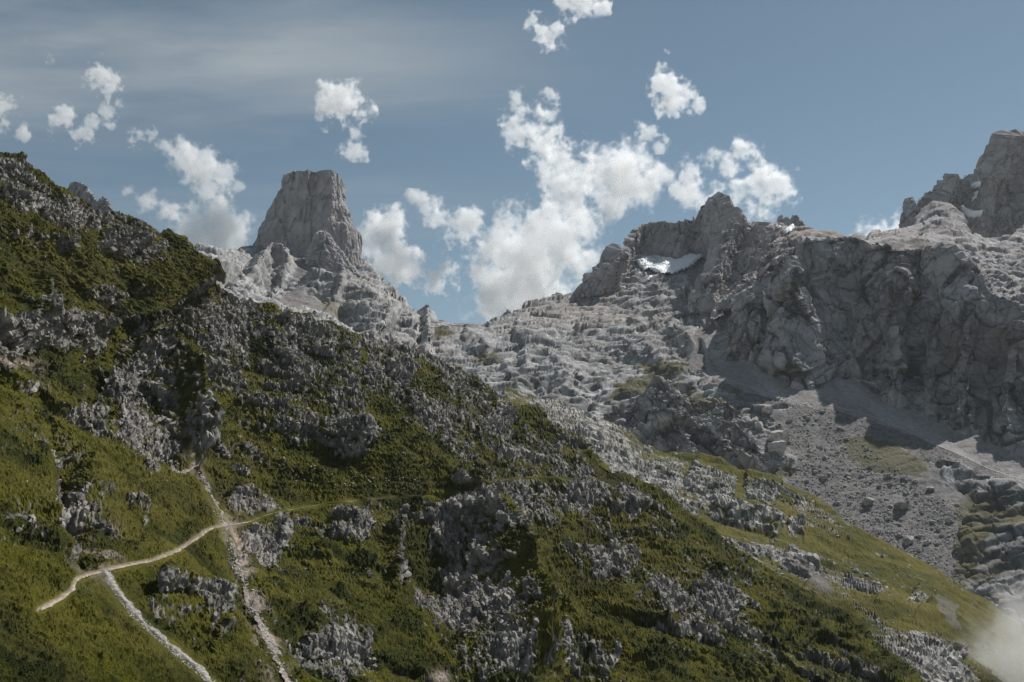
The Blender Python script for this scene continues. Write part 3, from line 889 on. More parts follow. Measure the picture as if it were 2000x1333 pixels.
# blurred edge
hum = 1 - 0.9 * np.clip(scr * 1.05, 0, 1)
far = np.clip(P[:, 1] / 1700, 0.5, 1.4)
edge = np.clip((Y - np.interp(X, *np.array(top3, float).T)) / 60, 0.25, 1)
d = edge * hum * far * 0.55 * (22 * (billow(q / 190 + 1, 2) - .35) + 15 * (billow(q / 85 + 6, 3) - .35)) + (1 - hum) * 3 * fbm(P / 60, 2)
rock = np.ones(X.shape, f32)
for poly, h, amp, up, dn in [([(1010, 705), (1060, 700), (1090, 730), (1120, 760)], 50, 22, 60, 60), ([(1160, 772), (1210, 765), (1260, 778)], 22, 12, 50, 40), ([(1120, 640), (1180, 660), (1230, 650)], 24, 16, 60, 60),
                             ([(1370, 685), (1400, 665), (1440, 655)], 26, 18, 30, 30), ([(1220, 690), (1260, 680), (1300, 700)], 20, 14, 40, 40), ([(1000, 660), (1050, 665), (1090, 655)], 18, 16, 40, 40),
                             ([(900, 660), (940, 672), (960, 690)], 20, 16, 40, 40), ([(1300, 640), (1340, 660), (1365, 690)], 24, 16, 50, 40),
                             ([(1880, 1095), (1900, 1060), (1950, 1040), (2060, 1040)], 60, 14, 60, 60), ([(1890, 965), (1930, 955), (2060, 965)], 45, 16, 50, 40), ([(1835, 920), (1870, 915), (1905, 935)], 30, 11, 40, 40),
                             ([(1500, 890), (1530, 892), (1560, 905)], 0.1 + 24, 7, 30, 30), ([(1300, 720), (1340, 740), (1365, 755)], 22, 10, 40, 30), ([(1195, 832), (1230, 845), (1262, 860)], 30, 10, 50, 40)]:
    hh, fm = step_f(X, Y, poly, h, amp, up, dn)
    d += 0.6 * hh
    scr = scr * (1 - fm)
S.push(d.astype(f32))
X, Y = project(S.P[S.keep])
P = S.P[S.keep]; q = squash(P, STR3, 1.7)
b1 = billow(q / 42 + 3, 4, .6); r1 = ridged(q / 15, 4, .6)
f0, e0, _ = facet(q / 26); f1, e1, _ = facet(q / 10 + 5); f2_, e2, _ = facet(q / 4.2 + 9)
BED = np.array((-0.25, 0.35, 0.90), f32)
t1 = terrace(-(P @ BED) / 19 + 1.5 * fbm(q / 70, 3)); t2 = terrace(-(P @ BED) / 7.5 + 1.2 * fbm(q / 30 + 4, 3))
f26, f10, f4 = S.fine(26), S.fine(10), S.fine(5)
TRACKS = [[(1352, 722), (1372, 727), (1400, 735), (1430, 744), (1450, 751), (1480, 762), (1512, 773), (1545, 782), (1575, 790)], [(1612, 791), (1640, 797), (1680, 805), (1720, 820), (1750, 832), (1780, 845), (1805, 856), (1830, 870), (1855, 880), (1880, 890), (1905, 903), (1930, 915), (1970, 929), (2010, 939), (2060, 950)]]
ftr = 1 - sstep(3, 8, np.minimum(seg(X, Y, TRACKS[0], 20)[0], seg(X, Y, TRACKS[1], 20)[0]))
det = (1 - .95 * ftr) * hum * far * (3.5 * (b1 - .35) * f26 + 2.6 * (r1 - .3) * f10 + 9 * f0 * f26 + 4.4 * f1 * f10 + 0.9 * f2_ * f4 - 2.5 * (1 - sstep(0, .15, e0)) * f10 - 1.2 * (1 - sstep(0, .2, e1)) * f4 + 6 * t1 * f10 + 0.8 * t2 * f4) + (1 - .95 * ftr) * (1 - hum) * (0.8 * fbm(P / 9, 3) + 1.0 * (billow(P / 4.5, 3) - .3))
nz = S.slope()[:, 2]
g0 = fbm(P / 70 + 13, 4)
green = np.full(X.shape, -0.42, f32)
for x, y, rx, ry, rot, v in [(1290, 718, 40, 12, 0, 0.8), (1240, 760, 60, 16, -15, 0.6), (1440, 765, 20, 16, 0, 0.6), (1700, 880, 70, 36, 20, 0.75), (1760, 905, 70, 30, 20, 0.6), (1840, 960, 80, 50, 30, 0.4), (1420, 840, 60, 26, 35, 0.4), (1480, 800, 40, 12, 10, 0.4), (1330, 760, 90, 40, 20, 0.35),
                             (950, 695, 26, 14, 0, 0.8), (855, 652, 30, 12, 0, 0.6), (1540, 925, 40, 30, 30, 0.4), (1900, 1030, 30, 60, 10, 0.8), (1950, 1010, 60, 20, 0, 0.4), (1890, 1070, 18, 60, 15, 0.8), (1940, 1130, 80, 60, 0, 0.42), (1620, 900, 120, 60, 30, 0.12), (1700, 980, 120, 50, 20, 0.10), (1250, 830, 60, 40, 0, 0.3)]:
    green += v * blob(X, Y, x, y, rx, ry, rot)
gm = sstep(-0.04, 0.16, green + 0.42 * g0 + 0.25 * fbm(P / 18, 3) + 0.5 * (nz - 0.6) * hum)
S.push(det.astype(f32))
nz = S.slope()[:, 2]
fold = sstep(0.25, 0.5, nz)
gm = np.clip(gm * (0.35 + 0.65 * fold), 0, 1) * 0.85
lowk = np.clip(blob(X, Y, 1960, 1120, 90, 80) + blob(X, Y, 1940, 985, 80, 30) + .7 * blob(X, Y, 1860, 935, 40, 26), 0, 1)
lich_shade = (1 - gm) * np.clip(1.5 * lowk * sstep(-.5, .2, g0 + fbm(P / 12 + 3, 3)) + 0.5 * sstep(0.05, 0.4, fbm(q / 30 + 44, 4)), 0, 1) * np.maximum(0.55 * hum, .85 * lowk)
lich_shade = np.clip(lich_shade + (1 - gm) * hum * (0.55 * (1 - sstep(0.02, .10, e1)) + 0.5 * (1 - sstep(.02, .07, e0))) * sstep(-.3, .2, g0), 0, .8)  # cracks drawn darker: crevice shade put into the colour
soil = np.clip(0.35 * sstep(0.05, 0.4, fbm(P / 90 + 70, 3)) + 0.5 * blob(X, Y, 1150, 600, 160, 24, -8) + .25 * blob(X, Y, 1400, 860, 120, 60), 0, 0.55) * 0.6
S.A = dict(rock=1 - gm, lichen_shade=lich_shade, dry=np.clip(0.7 + 0.5 * g0, 0, 1), shrub=gm * 0.25, scree=scr * (1 - gm), soil=soil * (1 - gm) * (1 - 0.5 * scr))
S.smooth = True
FAN = inpoly(X + 5 * fbm(P / 20 + 3, 3), Y + 4 * fbm(P / 20 + 33, 3), [(1375, 690), (1440, 690), (1500, 705), (1545, 760), (1600, 760), (1650, 725), (1690, 755), (1740, 790), (1800, 805), (1900, 850), (2080, 880), (2080, 960), (1980, 935), (1900, 900), (1780, 850), (1640, 802), (1560, 792), (1450, 765), (1380, 730)])
S.A["fine"] = np.clip(FAN * (0.55 + 0.5 * sstep(-.2, .3, fbm(squash(P, (0.2, -.8, -.4), 4) / 30 + 8, 4))), 0, 1)
link("karst_valley", S.mesh("karst_valley"), M_valley, kind="structure", category="valley", label="pale grey karst slope and scree valley rising to the notch between the peaks")
LAND["valley"] = S
D3f = D3

# ------------------------------------------------------------------ walls and peaks
def anchored(host, bot, s, extra=0.0, ramp=None, soft=0):
    """distance of a wall that stands on the host ground along its foot line and leans back s metres per pixel"""
    b = np.array(bot, float)
    def fn(x, y):
        yb = np.interp(x, b[:, 0], b[:, 1])
        base = host(np.asarray(x, f32), yb.astype(f32)) + extra
        for o in ((-soft, -soft / 2, soft / 2, soft) if soft else ()):
            base = base + host(np.asarray(x + o, f32), np.interp(x + o, b[:, 0], b[:, 1]).astype(f32)) + extra
        if soft: base = base / 5
        h = yb - y
        v = base + s * np.clip(h, 0, None)
        return v if ramp is None else v + ramp(x, y)
    return fn


def wall_detail(S, unit, amp, tilt=(0.12, 0.0, 1.0), stretch=2.6, grass=None, lich_shade=0.6, seed=0.0, slab=1.5, rough=1.0, cracks=0.25):
    """columns, cracks and ledges; unit = size of the main facets in metres"""
    X, Y, P = S.kept()
    q = squash(P, tilt, stretch) + seed
    f0, e0, _ = facet(q / (unit * 2.0)); f1, e1, _ = facet(squash(P, tilt, stretch * .8) / (unit * 0.8) + 3)
    S.push((amp * (slab * f0 + 0.6 * f1 - 0.4 * (1 - sstep(0, .10, e0)) + 0.35 * (ridged(q / unit, 4, .55) - .3))).astype(f32))
    P = S.P[S.keep]; q = squash(P, tilt, stretch * 0.7) + seed
    f2, e2, _ = facet(q / (unit * 0.36)); f3, e3, _ = facet(q / (unit * 0.16) + 7)
    w1, w2 = 0, e1
    S.push((amp * rough * (0.30 * f2 + 0.16 * f3 - 0.30 * (1 - sstep(0, .10, e1)) - 0.14 * (1 - sstep(0, .15, e2)) + 0.25 * (ridged(q / (unit * 0.36), 4, .6) - .3))).astype(f32))
    P = S.P[S.keep]; nz = S.slope()[:, 2]
    ledge = sstep(0.30, 0.55, nz)
    n0 = fbm(P / (unit * 2.5) + 31 + seed, 4); n1 = fbm(P / (unit * 0.5) + 3 + seed, 3)
    rock = np.ones(len(P), f32)
    if grass is not None:
        rock = 1 - np.clip(grass * sstep(-0.1, 0.3, n0 + n1 * .5 + 0.5 * (nz - .4)), 0, 1)
    crack = 1 - sstep(0.02, 0.10, w2 - w1)
    li = np.clip(lich_shade * (0.75 * sstep(0.02, 0.30, n0 * .7 + n1 * .7 + 0.35 * (nz - .3)) + cracks * (crack + 0.6 * (1 - sstep(0.02, .09, e2))) * (n1 + n0 > -0.15)), 0, 1)  # lichen blotches, plus painted shade following the cracks between facets
    S.A = dict(rock=rock, lichen_shade=li * rock, dry=np.full(len(P), .6, f32), shrub=np.zeros(len(P), f32), scree=np.zeros(len(P), f32), soil=np.clip(0.25 * sstep(.1, .4, n0), 0, 1))
    return X, Y, n0, n1


# knoll in the valley
topk = [(1180, 812), (1215, 800), (1240, 782), (1262, 772), (1290, 764), (1310, 768), (1325, 770), (1350, 784), (1380, 792), (1400, 800), (1415, 818), (1440, 832), (1455, 842), (1470, 852), (1490, 870), (1503, 888), (1506, 902), (1510, 915)]
botk = [(1180, 835), (1240, 868), (1290, 900), (1330, 915), (1400, 925), (1480, 926), (1510, 920)]
S = Sheet(topk, [(x, y + 14) for x, y in botk], anchored(D3f, botk, 0.62, -6), 1.5, 1182, 1510, back=90, backdrop=0.25, norm=True, ystep=1.5)
X, Y, P = S.kept()
S.push((ridge_f(X, Y, [(1300, 765), (1312, 800), (1330, 850), (1345, 900)], 40, 70, 16, 0) + ridge_f(X, Y, [(1405, 800), (1400, 840), (1420, 890), (1460, 925)], 40, 60, 18, 0)).astype(f32))
gr = 0.9 * blob(X, Y, 1420, 830, 70, 10, 35) + 0.7 * blob(X, Y, 1350, 790, 80, 10, 12) + 0.4 * blob(X, Y, 1210, 815, 40, 20, 0)
wall_detail(S, 20, 9, tilt=(0.75, -0.2, -0.6), stretch=1.8, grass=gr, lich_shade=0.42, seed=3, cracks=0.6)
link("rock_knoll", S.mesh("rock_knoll"), M_valley, kind="structure", category="rock knoll", label="humped grey rock knoll rising from the valley floor left of the boulder field")
LAND["knoll"] = S

# plateau and skyline shelf above the great wall
top5 = [(1408, 618), (1414, 606), (1424, 596), (1436, 584), (1450, 572), (1464, 566), (1476, 552), (1486, 540), (1498, 530), (1512, 514), (1528, 500), (1540, 488), (1552, 480), (1562, 468), (1580, 463), (1610, 462), (1640, 460), (1670, 464), (1700, 470), (1730, 476), (1760, 480),
        (1790, 484), (1820, 492), (1850, 500), (1872, 512), (1886, 526), (1900, 540), (1920, 556), (1940, 572), (1965, 580), (1985, 588), (2010, 602), (2060, 630), (2200, 680)]
bot5 = [(1408, 622), (1418, 632), (1428, 650), (1436, 690), (1450, 702), (1480, 712), (1500, 716), (1512, 738), (1535, 764), (1560, 772), (1590, 768), (1625, 750), (1652, 730), (1664, 734), (1690, 758), (1716, 776), (1732, 796), (1752, 800), (1775, 792), (1790, 782), (1800, 800), (1815, 818),
        (1850, 842), (1880, 852), (1905, 850), (1930, 862), (1965, 880), (2000, 892), (2200, 950)]
WALL_D = anchored(D3f, bot5, 0.50, 2)
D6 = tps([(1440, 432, 1950), (1500, 432, 1950), (1560, 455, 1700), (1620, 448, 1780), (1700, 452, 1780), (1760, 440, 1850), (1900, 440, 1850), (2000, 455, 1750), (2100, 470, 1700),
          (1500, 500, 1600), (1560, 470, 1440), (1700, 478, 1410), (1850, 505, 1350), (1900, 560, 1270), (1960, 580, 1230), (2000, 610, 1190), (2150, 640, 1160), (1450, 470, 1800), (1400, 520, 1850)])
top6 = [(1380, 450), (1440, 430), (1470, 432), (1500, 433), (1520, 436), (1545, 442), (1575, 444), (1600, 447), (1625, 452), (1650, 449), (1675, 446), (1692, 450), (1700, 442), (1715, 437), (1735, 439), (1760, 437), (1785, 430), (1805, 415), (1830, 406), (1850, 412), (1875, 432), (1900, 448), (1930, 455), (1960, 455), (1985, 440), (2010, 428), (2100, 430), (2200, 430)]
top6 = [(x, y + (12 if x > 1640 else 4)) for x, y in top6]
bot6 = [(1380, 560), (1480, 560), (1560, 520), (1700, 530), (1850, 560), (1900, 610), (1960, 640), (2000, 670), (2200, 700)]
lipx = np.arange(1400, 2210, 10.0); lipy = np.interp(lipx, *np.array(top5, float).T)
bot6 = [(x, (y + 9 if x > 1545 else max(y + 9, 520))) for x, y in zip(lipx, lipy)]


def D6w(x, y):
    w = WALL_D(x, np.minimum(y, np.interp(x, lipx, lipy)))
    return np.where(np.asarray(x) > 1500, np.maximum(D6(x, y), w + 3), D6(x, y))


S = Sheet(top6, bot6, D6w, 1.8, 1390, 2160, back=200, backdrop=0.4, ystep=0.8)
X, Y, P = S.kept()
q = squash(P, (0.85, 0.3, 0.35), 2.2)
S.push((16 * (billow(q / 150, 3) - .35) + 8 * (billow(q / 50, 3) - .35) + 26 * blob(X, Y, 1835, 425, 50, 26, 20)).astype(f32))
P = S.P[S.keep]; q = squash(P, (0.85, 0.3, 0.35), 2.0)
f0, e0, _ = facet(q / 26); f1, e1, _ = facet(q / 10 + 5)
g26, g10 = S.fine(26), S.fine(10)
S.push((4 * (ridged(q / 24, 3, .5) - .3) * g26 + 7 * f0 * g26 + 3.5 * f1 * g10 - 2 * (1 - sstep(0, .15, e0)) * g10 + 4 * g10 * terrace(-(P @ np.array((-.2, .3, .9), f32)) / 14 + 1.4 * fbm(q / 60, 3))).astype(f32))
nz = S.slope()[:, 2]; n0 = fbm(P / 80, 4)
gm = np.clip(0.9 * blob(X, Y, 1640, 462, 70, 8, 4) + 0.5 * blob(X, Y, 1820, 492, 60, 8, 8) + 0.6 * blob(X, Y, 1530, 520, 24, 16, -40), 0, 1) * sstep(-.2, .3, n0)
S.A = dict(rock=1 - gm, lichen_shade=np.clip(0.35 * sstep(0, .4, fbm(q / 40 + 4, 4)) + 0.5 * blob(X, Y, 1835, 425, 50, 30, 20) * sstep(-.3, .2, n0), 0, 1), dry=np.full(len(P), .7, f32), shrub=0 * gm, scree=0.7 * sstep(.1, .35, n0 + 0.3 * blob(X, Y, 1540, 470, 50, 20)), soil=0.5 * sstep(-.1, .4, fbm(P / 120 + 5, 3)) * (Y > 445))  # blotches, and one broad darker patch over the rounded dome
S.smooth = True
link("high_plateau", S.mesh("high_plateau"), M_far, kind="structure", category="plateau", label="barren grey rock plateau above the great wall, running to the right skyline")
LAND["plateau"] = S

# cirque headwall with the double summit
top7 = [(1122, 574), (1132, 562), (1143, 548), (1155, 538), (1163, 530), (1172, 528), (1180, 517), (1188, 508), (1196, 492), (1203, 487), (1210, 489), (1218, 480), (1224, 468), (1230, 452), (1238, 440), (1250, 431), (1265, 425), (1282, 421), (1300, 421), (1320, 424), (1340, 419), (1350, 416),
        (1356, 419), (1362, 406), (1372, 396), (1385, 391), (1392, 385), (1405, 384), (1416, 386), (1422, 392), (1430, 392), (1434, 400), (1444, 408), (1455, 420), (1466, 433), (1480, 440), (1495, 452)]
bot7 = [(1122, 582), (1150, 578), (1190, 572), (1225, 552), (1236, 520), (1242, 502), (1260, 502), (1300, 508), (1325, 512), (1350, 502), (1376, 498), (1392, 500), (1420, 520), (1460, 520), (1495, 510)]
top7 = [(x, y + 11) for x, y in top7]
S = Sheet(top7, [(x, y + 22) for x, y in bot7], anchored(D3f, bot7, 0.5, -12, soft=16), 1.3, 1123, 1494, back=220, backdrop=0.5, norm=True, ystep=1.3)
X, Y, P = S.kept()
S.push((ridge_f(X, Y, [(1400, 385), (1395, 430), (1375, 500)], 60, 60, 18, 0) + ridge_f(X, Y, [(1205, 487), (1190, 530), (1150, 580)], 30, 50, 24, 0) + ridge_f(X, Y, [(1330, 440), (1325, 515)], 20, 20, 10, 0)
        + ridge_f(X, Y, [(1440, 430), (1425, 520)], 22, 22, 12, 0) + 14 * blob(X, Y, 1265, 505, 12, 8)).astype(f32))
wall_detail(S, 24, 8, tilt=(0.35, 0, 1), stretch=2.2, lich_shade=0.25, seed=11, cracks=0.4)
link("cirque_peak", S.mesh("cirque_peak"), M_far, kind="structure", category="mountain", label="broad grey mountain with a rounded double summit above the crescent snowfield")
LAND["cirque"] = S

# rocky spur in front of it
top8 = [(1363, 606), (1366, 596), (1370, 584), (1376, 570), (1384, 556), (1388, 540), (1394, 520), (1400, 505), (1404, 480), (1410, 462), (1418, 452), (1426, 440), (1432, 432), (1438, 436), (1446, 452), (1456, 448), (1468, 452), (1480, 446), (1492, 450), (1504, 460), (1515, 468), (1526, 485), (1536, 500)]
bot8 = [(1363, 610), (1372, 610), (1384, 602), (1398, 592), (1416, 578), (1440, 560), (1470, 548), (1500, 536), (1525, 520), (1536, 508)]
S = Sheet(top8, [(x, y + 22) for x, y in bot8], anchored(D3f, bot8, 1.3, -20), 1.3, 1364, 1535, back=160, backdrop=0.3, norm=True, ystep=1.3)
X, Y, P = S.kept()
S.push((ridge_f(X, Y, [(1432, 434), (1420, 480), (1400, 540), (1375, 605)], 30, 40, 26, 0) + ridge_f(X, Y, [(1490, 450), (1480, 500), (1450, 550)], 30, 40, 20, 0)).astype(f32))
wall_detail(S, 20, 8, tilt=(0.3, 0, 1), stretch=2.2, lich_shade=0.25, seed=21)
link("rock_spur", S.mesh("rock_spur"), M_far, kind="structure", category="rock spur", label="jagged rock spur between the snowy cirque and the great grey wall")
LAND["spur"] = S

# the great wall on the right
S = Sheet(top5, [(x, y + 20) for x, y in bot5], WALL_D, 1.5, 1410, 2170, back=60, backdrop=0.05, norm=True, ystep=1.4)
X, Y, P = S.kept()
mac = np.zeros(X.shape, f32)
for poly, wl, wr, a in [([(1548, 500), (1546, 560), (1530, 650), (1515, 735)], 60, 60, 34), ([(1548, 545), (1575, 620), (1610, 690), (1640, 745)], 60, 40, 26), ([(1752, 520), (1745, 600), (1742, 700), (1748, 800)], 46, 40, 38), ([(1905, 560), (1885, 680), (1875, 850)], 60, 60, 34),
                        ([(1690, 620), (1668, 690), (1655, 732)], 40, 40, 18), ([(1985, 620), (1970, 750), (1965, 880)], 50, 60, 30), ([(1480, 560), (1470, 640), (1450, 700)], 40, 50, 22), ([(1800, 640), (1810, 760), (1820, 820)], 30, 30, 14), ([(1620, 470), (1640, 560), (1690, 640)], 30, 30, 12)]:
    mac += ridge_f(X, Y, poly, wl, wr, a, 0.1)
for x, y, rx, ry, a in [(1640, 600, 50, 80, 26), (1720, 640, 24, 60, 16), (1822, 640, 34, 90, 30), (1940, 700, 40, 80, 18), (1830, 740, 30, 40, 20)]:
    mac -= a * blob(X, Y, x, y, rx, ry) * sstep(30, 130, Y - np.interp(X, *np.array(top5, float).T))
lip = sstep(0, 45, Y - np.interp(X, *np.array(top5, float).T))
S.push((mac * 0.5 * lip).astype(f32))
gr = 0.75 * blob(X, Y, 1520, 530, 26, 10, -48) + 0.45 * blob(X, Y, 1790, 770, 60, 26, 20) + 0.35 * blob(X, Y, 1860, 800, 60, 20, 25) + 0.4 * blob(X, Y, 1590, 560, 20, 60, -40) + 0.35 * blob(X, Y, 1480, 640, 50, 40, -40)
wall_detail(S, 58, 10, tilt=(0.30, 0, 1), stretch=1.6, grass=gr, lich_shade=0.8, seed=37, slab=2.4, rough=0.9, cracks=0.75)
link("great_wall", S.mesh("great_wall"), M_cliff, kind="structure", category="cliff", label="huge shaded grey cliff with buttresses and dark ledges on the right")
LAND["wall"] = S

# far right massif
top9 = [(1755, 440), (1762, 428), (1763, 400), (1768, 384), (1778, 378), (1792, 382), (1797, 368), (1808, 362), (1816, 357), (1826, 360), (1834, 352), (1850, 341), (1866, 331), (1876, 333), (1890, 322), (1905, 312), (1930, 310), (1945, 304), (1950, 292), (1962, 278), (1975, 266), (1985, 262), (2000, 266), (2020, 280), (2060, 285), (2110, 330), (2180, 360)]
bot9 = [(1755, 445), (1800, 450), (1860, 450), (1900, 456), (1950, 468), (2000, 470), (2180, 470)]
top9 = [(x, y + 20) for x, y in top9]
S = Sheet(top9, [(x, y + 20) for x, y in bot9], anchored(lambda x, y: np.full(np.shape(x), 2050.0, f32), bot9, 0.6), 1.5, 1757, 2160, back=260, backdrop=0.5, norm=True, ystep=1.4)
X, Y, P = S.kept()
S.push((ridge_f(X, Y, [(1985, 262), (1950, 340), (1905, 400), (1890, 450)], 50, 60, 40, 0) + ridge_f(X, Y, [(1870, 332), (1850, 380), (1830, 440)], 30, 40, 26, 0) + ridge_f(X, Y, [(1778, 380), (1780, 440)], 16, 20, 20, 0) + ridge_f(X, Y, [(2060, 300), (2010, 400), (1980, 460)], 50, 60, 40, 0)
        - 26 * blob(X, Y, 1880, 400, 24, 40, 20)).astype(f32))
X, Y, n0, n1 = wall_detail(S, 32, 10, tilt=(0.35, 0, 1), stretch=2.0, lich_shade=0.35, seed=45, cracks=0.5)
S.A["soil"] = np.clip(S.A["soil"] + 0.5 * blob(X, Y, 1965, 310, 26, 30, -30) + 0.45 * blob(X, Y, 1930, 370, 16, 30, 20), 0, 0.8)
link("right_massif", S.mesh("right_massif"), M_far, kind="structure", category="mountain", label="tall dark rock massif at the right edge of the skyline")
LAND["massif"] = S

# twin horns on the skyline shelf
toph = [(1514, 442), (1519, 430), (1521, 420), (1526, 418), (1530, 424), (1537, 421), (1543, 427), (1548, 420), (1557, 420), (1561, 430), (1566, 438), (1574, 444)]
S = Sheet(toph, [(1514, 446), (1574, 450)], lambda x, y: np.full(np.shape(x), 1930.0, f32) + 0.4 * (450 - y), 0.9, 1515, 1573, back=60, backdrop=0.9, norm=True, ystep=0.9)
wall_detail(S, 16, 6, lich_shade=0.2, seed=52)
link("rock_horns", S.mesh("rock_horns"), M_far, kind="structure", category="rock horns", label="pair of small pointed rock horns on the skyline above a snow patch")

# pale benches under the tower
D12 = tps([(380, 490, 1650), (450, 488, 1720), (500, 490, 1930), (600, 490, 1880), (700, 540, 1900), (740, 580, 1780), (790, 640, 1560), (830, 660, 1480), (640, 560, 1640), (560, 575, 1520), (640, 600, 1460), (500, 590, 1330), (430, 560, 1280), (700, 650, 1220), (600, 620, 1270), (800, 690, 1300), (450, 600, 1130), (520, 540, 1680), (580, 510, 1800)])
top12 = [(340, 488), (375, 486), (385, 483), (400, 482), (415, 484), (435, 486), (450, 490), (462, 492), (500, 488), (540, 478), (590, 480), (620, 486), (660, 500), (690, 520), (706, 538), (716, 546), (724, 551), (736, 560), (744, 574), (752, 588), (760, 600), (768, 606), (776, 614), (786, 622), (796, 630), (805, 632), (812, 640), (822, 628), (830, 630), (836, 640), (842, 660), (850, 690), (870, 720)]
bot12 = [(340, 600), (430, 640), (500, 660), (600, 690), (700, 730), (870, 790)]
S = Sheet(top12, bot12, D12, 1.6, 350, 868, back=170, backdrop=0.5, ystep=1.1)
X, Y, P = S.kept()
q = squash(P, (0.8, -0.4, -0.2), 2.0)
mac = 20 * (billow(q / 120, 3) - .35) + 9 * (billow(q / 45, 3) - .35)
rk = np.zeros(X.shape, f32)
for poly, h, amp, up, dn in [([(480, 545), (505, 520), (530, 512), (560, 520), (575, 540)], 40, 34, 20, 40), ([(645, 575), (670, 572), (700, 590), (730, 615), (760, 650)], 34, 26, 50, 40), ([(600, 545), (640, 560), (660, 590)], 20, 12, 40, 30), ([(400, 520), (440, 530), (470, 540)], 18, 12, 40, 30)]:
    hh, fm = step_f(X, Y, poly, h, amp, up, dn); mac += hh; rk = np.maximum(rk, fm)
mac += ridge_f(X, Y, [(700, 530), (730, 570), (760, 610), (800, 650)], 40, 30, 26, 0) + ridge_f(X, Y, [(826, 628), (832, 680)], 16, 16, 26, 0)
S.push(mac.astype(f32))
P = S.P[S.keep]; q = squash(P, (0.8, -0.4, -0.2), 1.8)
scr = np.zeros(X.shape, f32)
for pl in [[(540, 590), (560, 570), (600, 555), (640, 545), (660, 560), (650, 580), (680, 600), (720, 640), (680, 625), (620, 600)], [(585, 515), (600, 505), (640, 520), (650, 540), (600, 545), (570, 548)]]:
    scr = np.maximum(scr, inpoly(X + 8 * fbm(P / 40 + 2, 2), Y + 8 * fbm(P / 40 + 9, 2), pl))
scr *= 1 - rk
f0, e0, _ = facet(q / 22); f1, e1, _ = facet(q / 8 + 5); f2, e2, _ = facet(q / 3.5 + 5)
f24, f9 = S.fine(24), S.fine(9)
S.push(((1 - scr) * (4 * (billow(q / 26, 4) - .35) * f24 + 2.0 * (ridged(q / 12, 3, .6) - .3) * f9 + 7 * f0 * f24 + 3 * f1 * f9 - 2 * (1 - sstep(0, .15, e0)) - 1 * (1 - sstep(0, .2, e1)) + 3 * terrace(-(P @ np.array((-.3, .3, .9), f32)) / 12 + 1.4 * fbm(q / 50, 3))) + scr * fbm(P / 10, 2)).astype(f32))
nz = S.slope()[:, 2]; P = S.P[S.keep]; n0 = fbm(P / 60, 4)
gm = np.clip(0.9 * blob(X, Y, 560, 500, 20, 8) + 0.5 * blob(X, Y, 640, 590, 40, 14, 20) + 0.6 * blob(X, Y, 700, 575, 30, 6) + 0.5 * blob(X, Y, 660, 610, 50, 10, 30) + 0.4 * blob(X, Y, 440, 545, 20, 8) + .3 * blob(X, Y, 560, 595, 80, 14, 25), 0, 1) * sstep(-.15, .3, n0)
S.A = dict(rock=1 - gm, lichen_shade=0.35 * sstep(0.05, .4, fbm(q / 30 + 4, 4)) + 0.2 * rk, dry=np.full(len(P), 1.0, f32), shrub=0 * gm, scree=scr * (1 - gm), soil=0.25 * sstep(0, .4, fbm(P / 90 + 5, 3)) + 0.5 * blob(X, Y, 560, 500, 26, 12))
S.smooth = True
link("tower_benches", S.mesh("tower_benches"), M_valley, kind="structure", category="rock benches", label="pale grey rock benches and scree at the foot of the great rock tower")
LAND["benches"] = S

# blob of rock left of the tower's foot, and far summits peeping over ridges
for nm, tp, dd_, lab in [("small_dome", [(458, 492), (466, 484), (474, 480), (482, 479), (488, 482), (492, 492)], 2100, "small grey rock dome just left of the tall tower's foot"),
                         ("spired_peak", [(120, 385), (134, 371), (139, 360), (148, 354), (160, 355), (168, 362), (172, 372), (180, 382), (188, 392), (194, 397), (200, 385), (206, 386), (213, 398), (218, 408), (224, 420), (240, 470)], 1500, "pale stepped peak peeping over the upper left ridge"),
                         ("grey_hump", [(1076, 592), (1082, 576), (1088, 571), (1094, 572), (1099, 578), (1102, 590)], 2000, "rounded grey hump on the skyline just left of the cirque peak"),
                         ("dark_fin", [(944, 646), (952, 634), (960, 623), (968, 619), (975, 622), (985, 612), (992, 606), (999, 612), (1002, 622)], 1900, "twin dark fins of rock rising behind the lower edge of the pass"),
                         ("pass_crest", [(770, 640), (784, 614), (800, 611), (815, 613), (832, 615), (845, 622), (852, 630), (880, 632), (920, 636), (960, 640), (980, 650)], 1950, "low far crest closing the notch between tower and snowy mountain")]:
    S = Sheet(tp, [(tp[0][0], max(tp[0][1], tp[-1][1]) + 30), (tp[-1][0], max(tp[0][1], tp[-1][1]) + 30)], lambda x, y, d0=dd_: np.full(np.shape(x), float(d0), f32) - 0.35 * (y - 400), 1.0, tp[0][0] + .5, tp[-1][0] - .5, back=70, backdrop=0.8, norm=True, ystep=1.1)
    wall_detail(S, 22, 6, tilt=(0.5, 0, 1), stretch=1.6, lich_shade=0.2, seed=dd_ * 0.01)
    link(nm, S.mesh(nm), M_far, kind="structure", category="peak", label=lab)


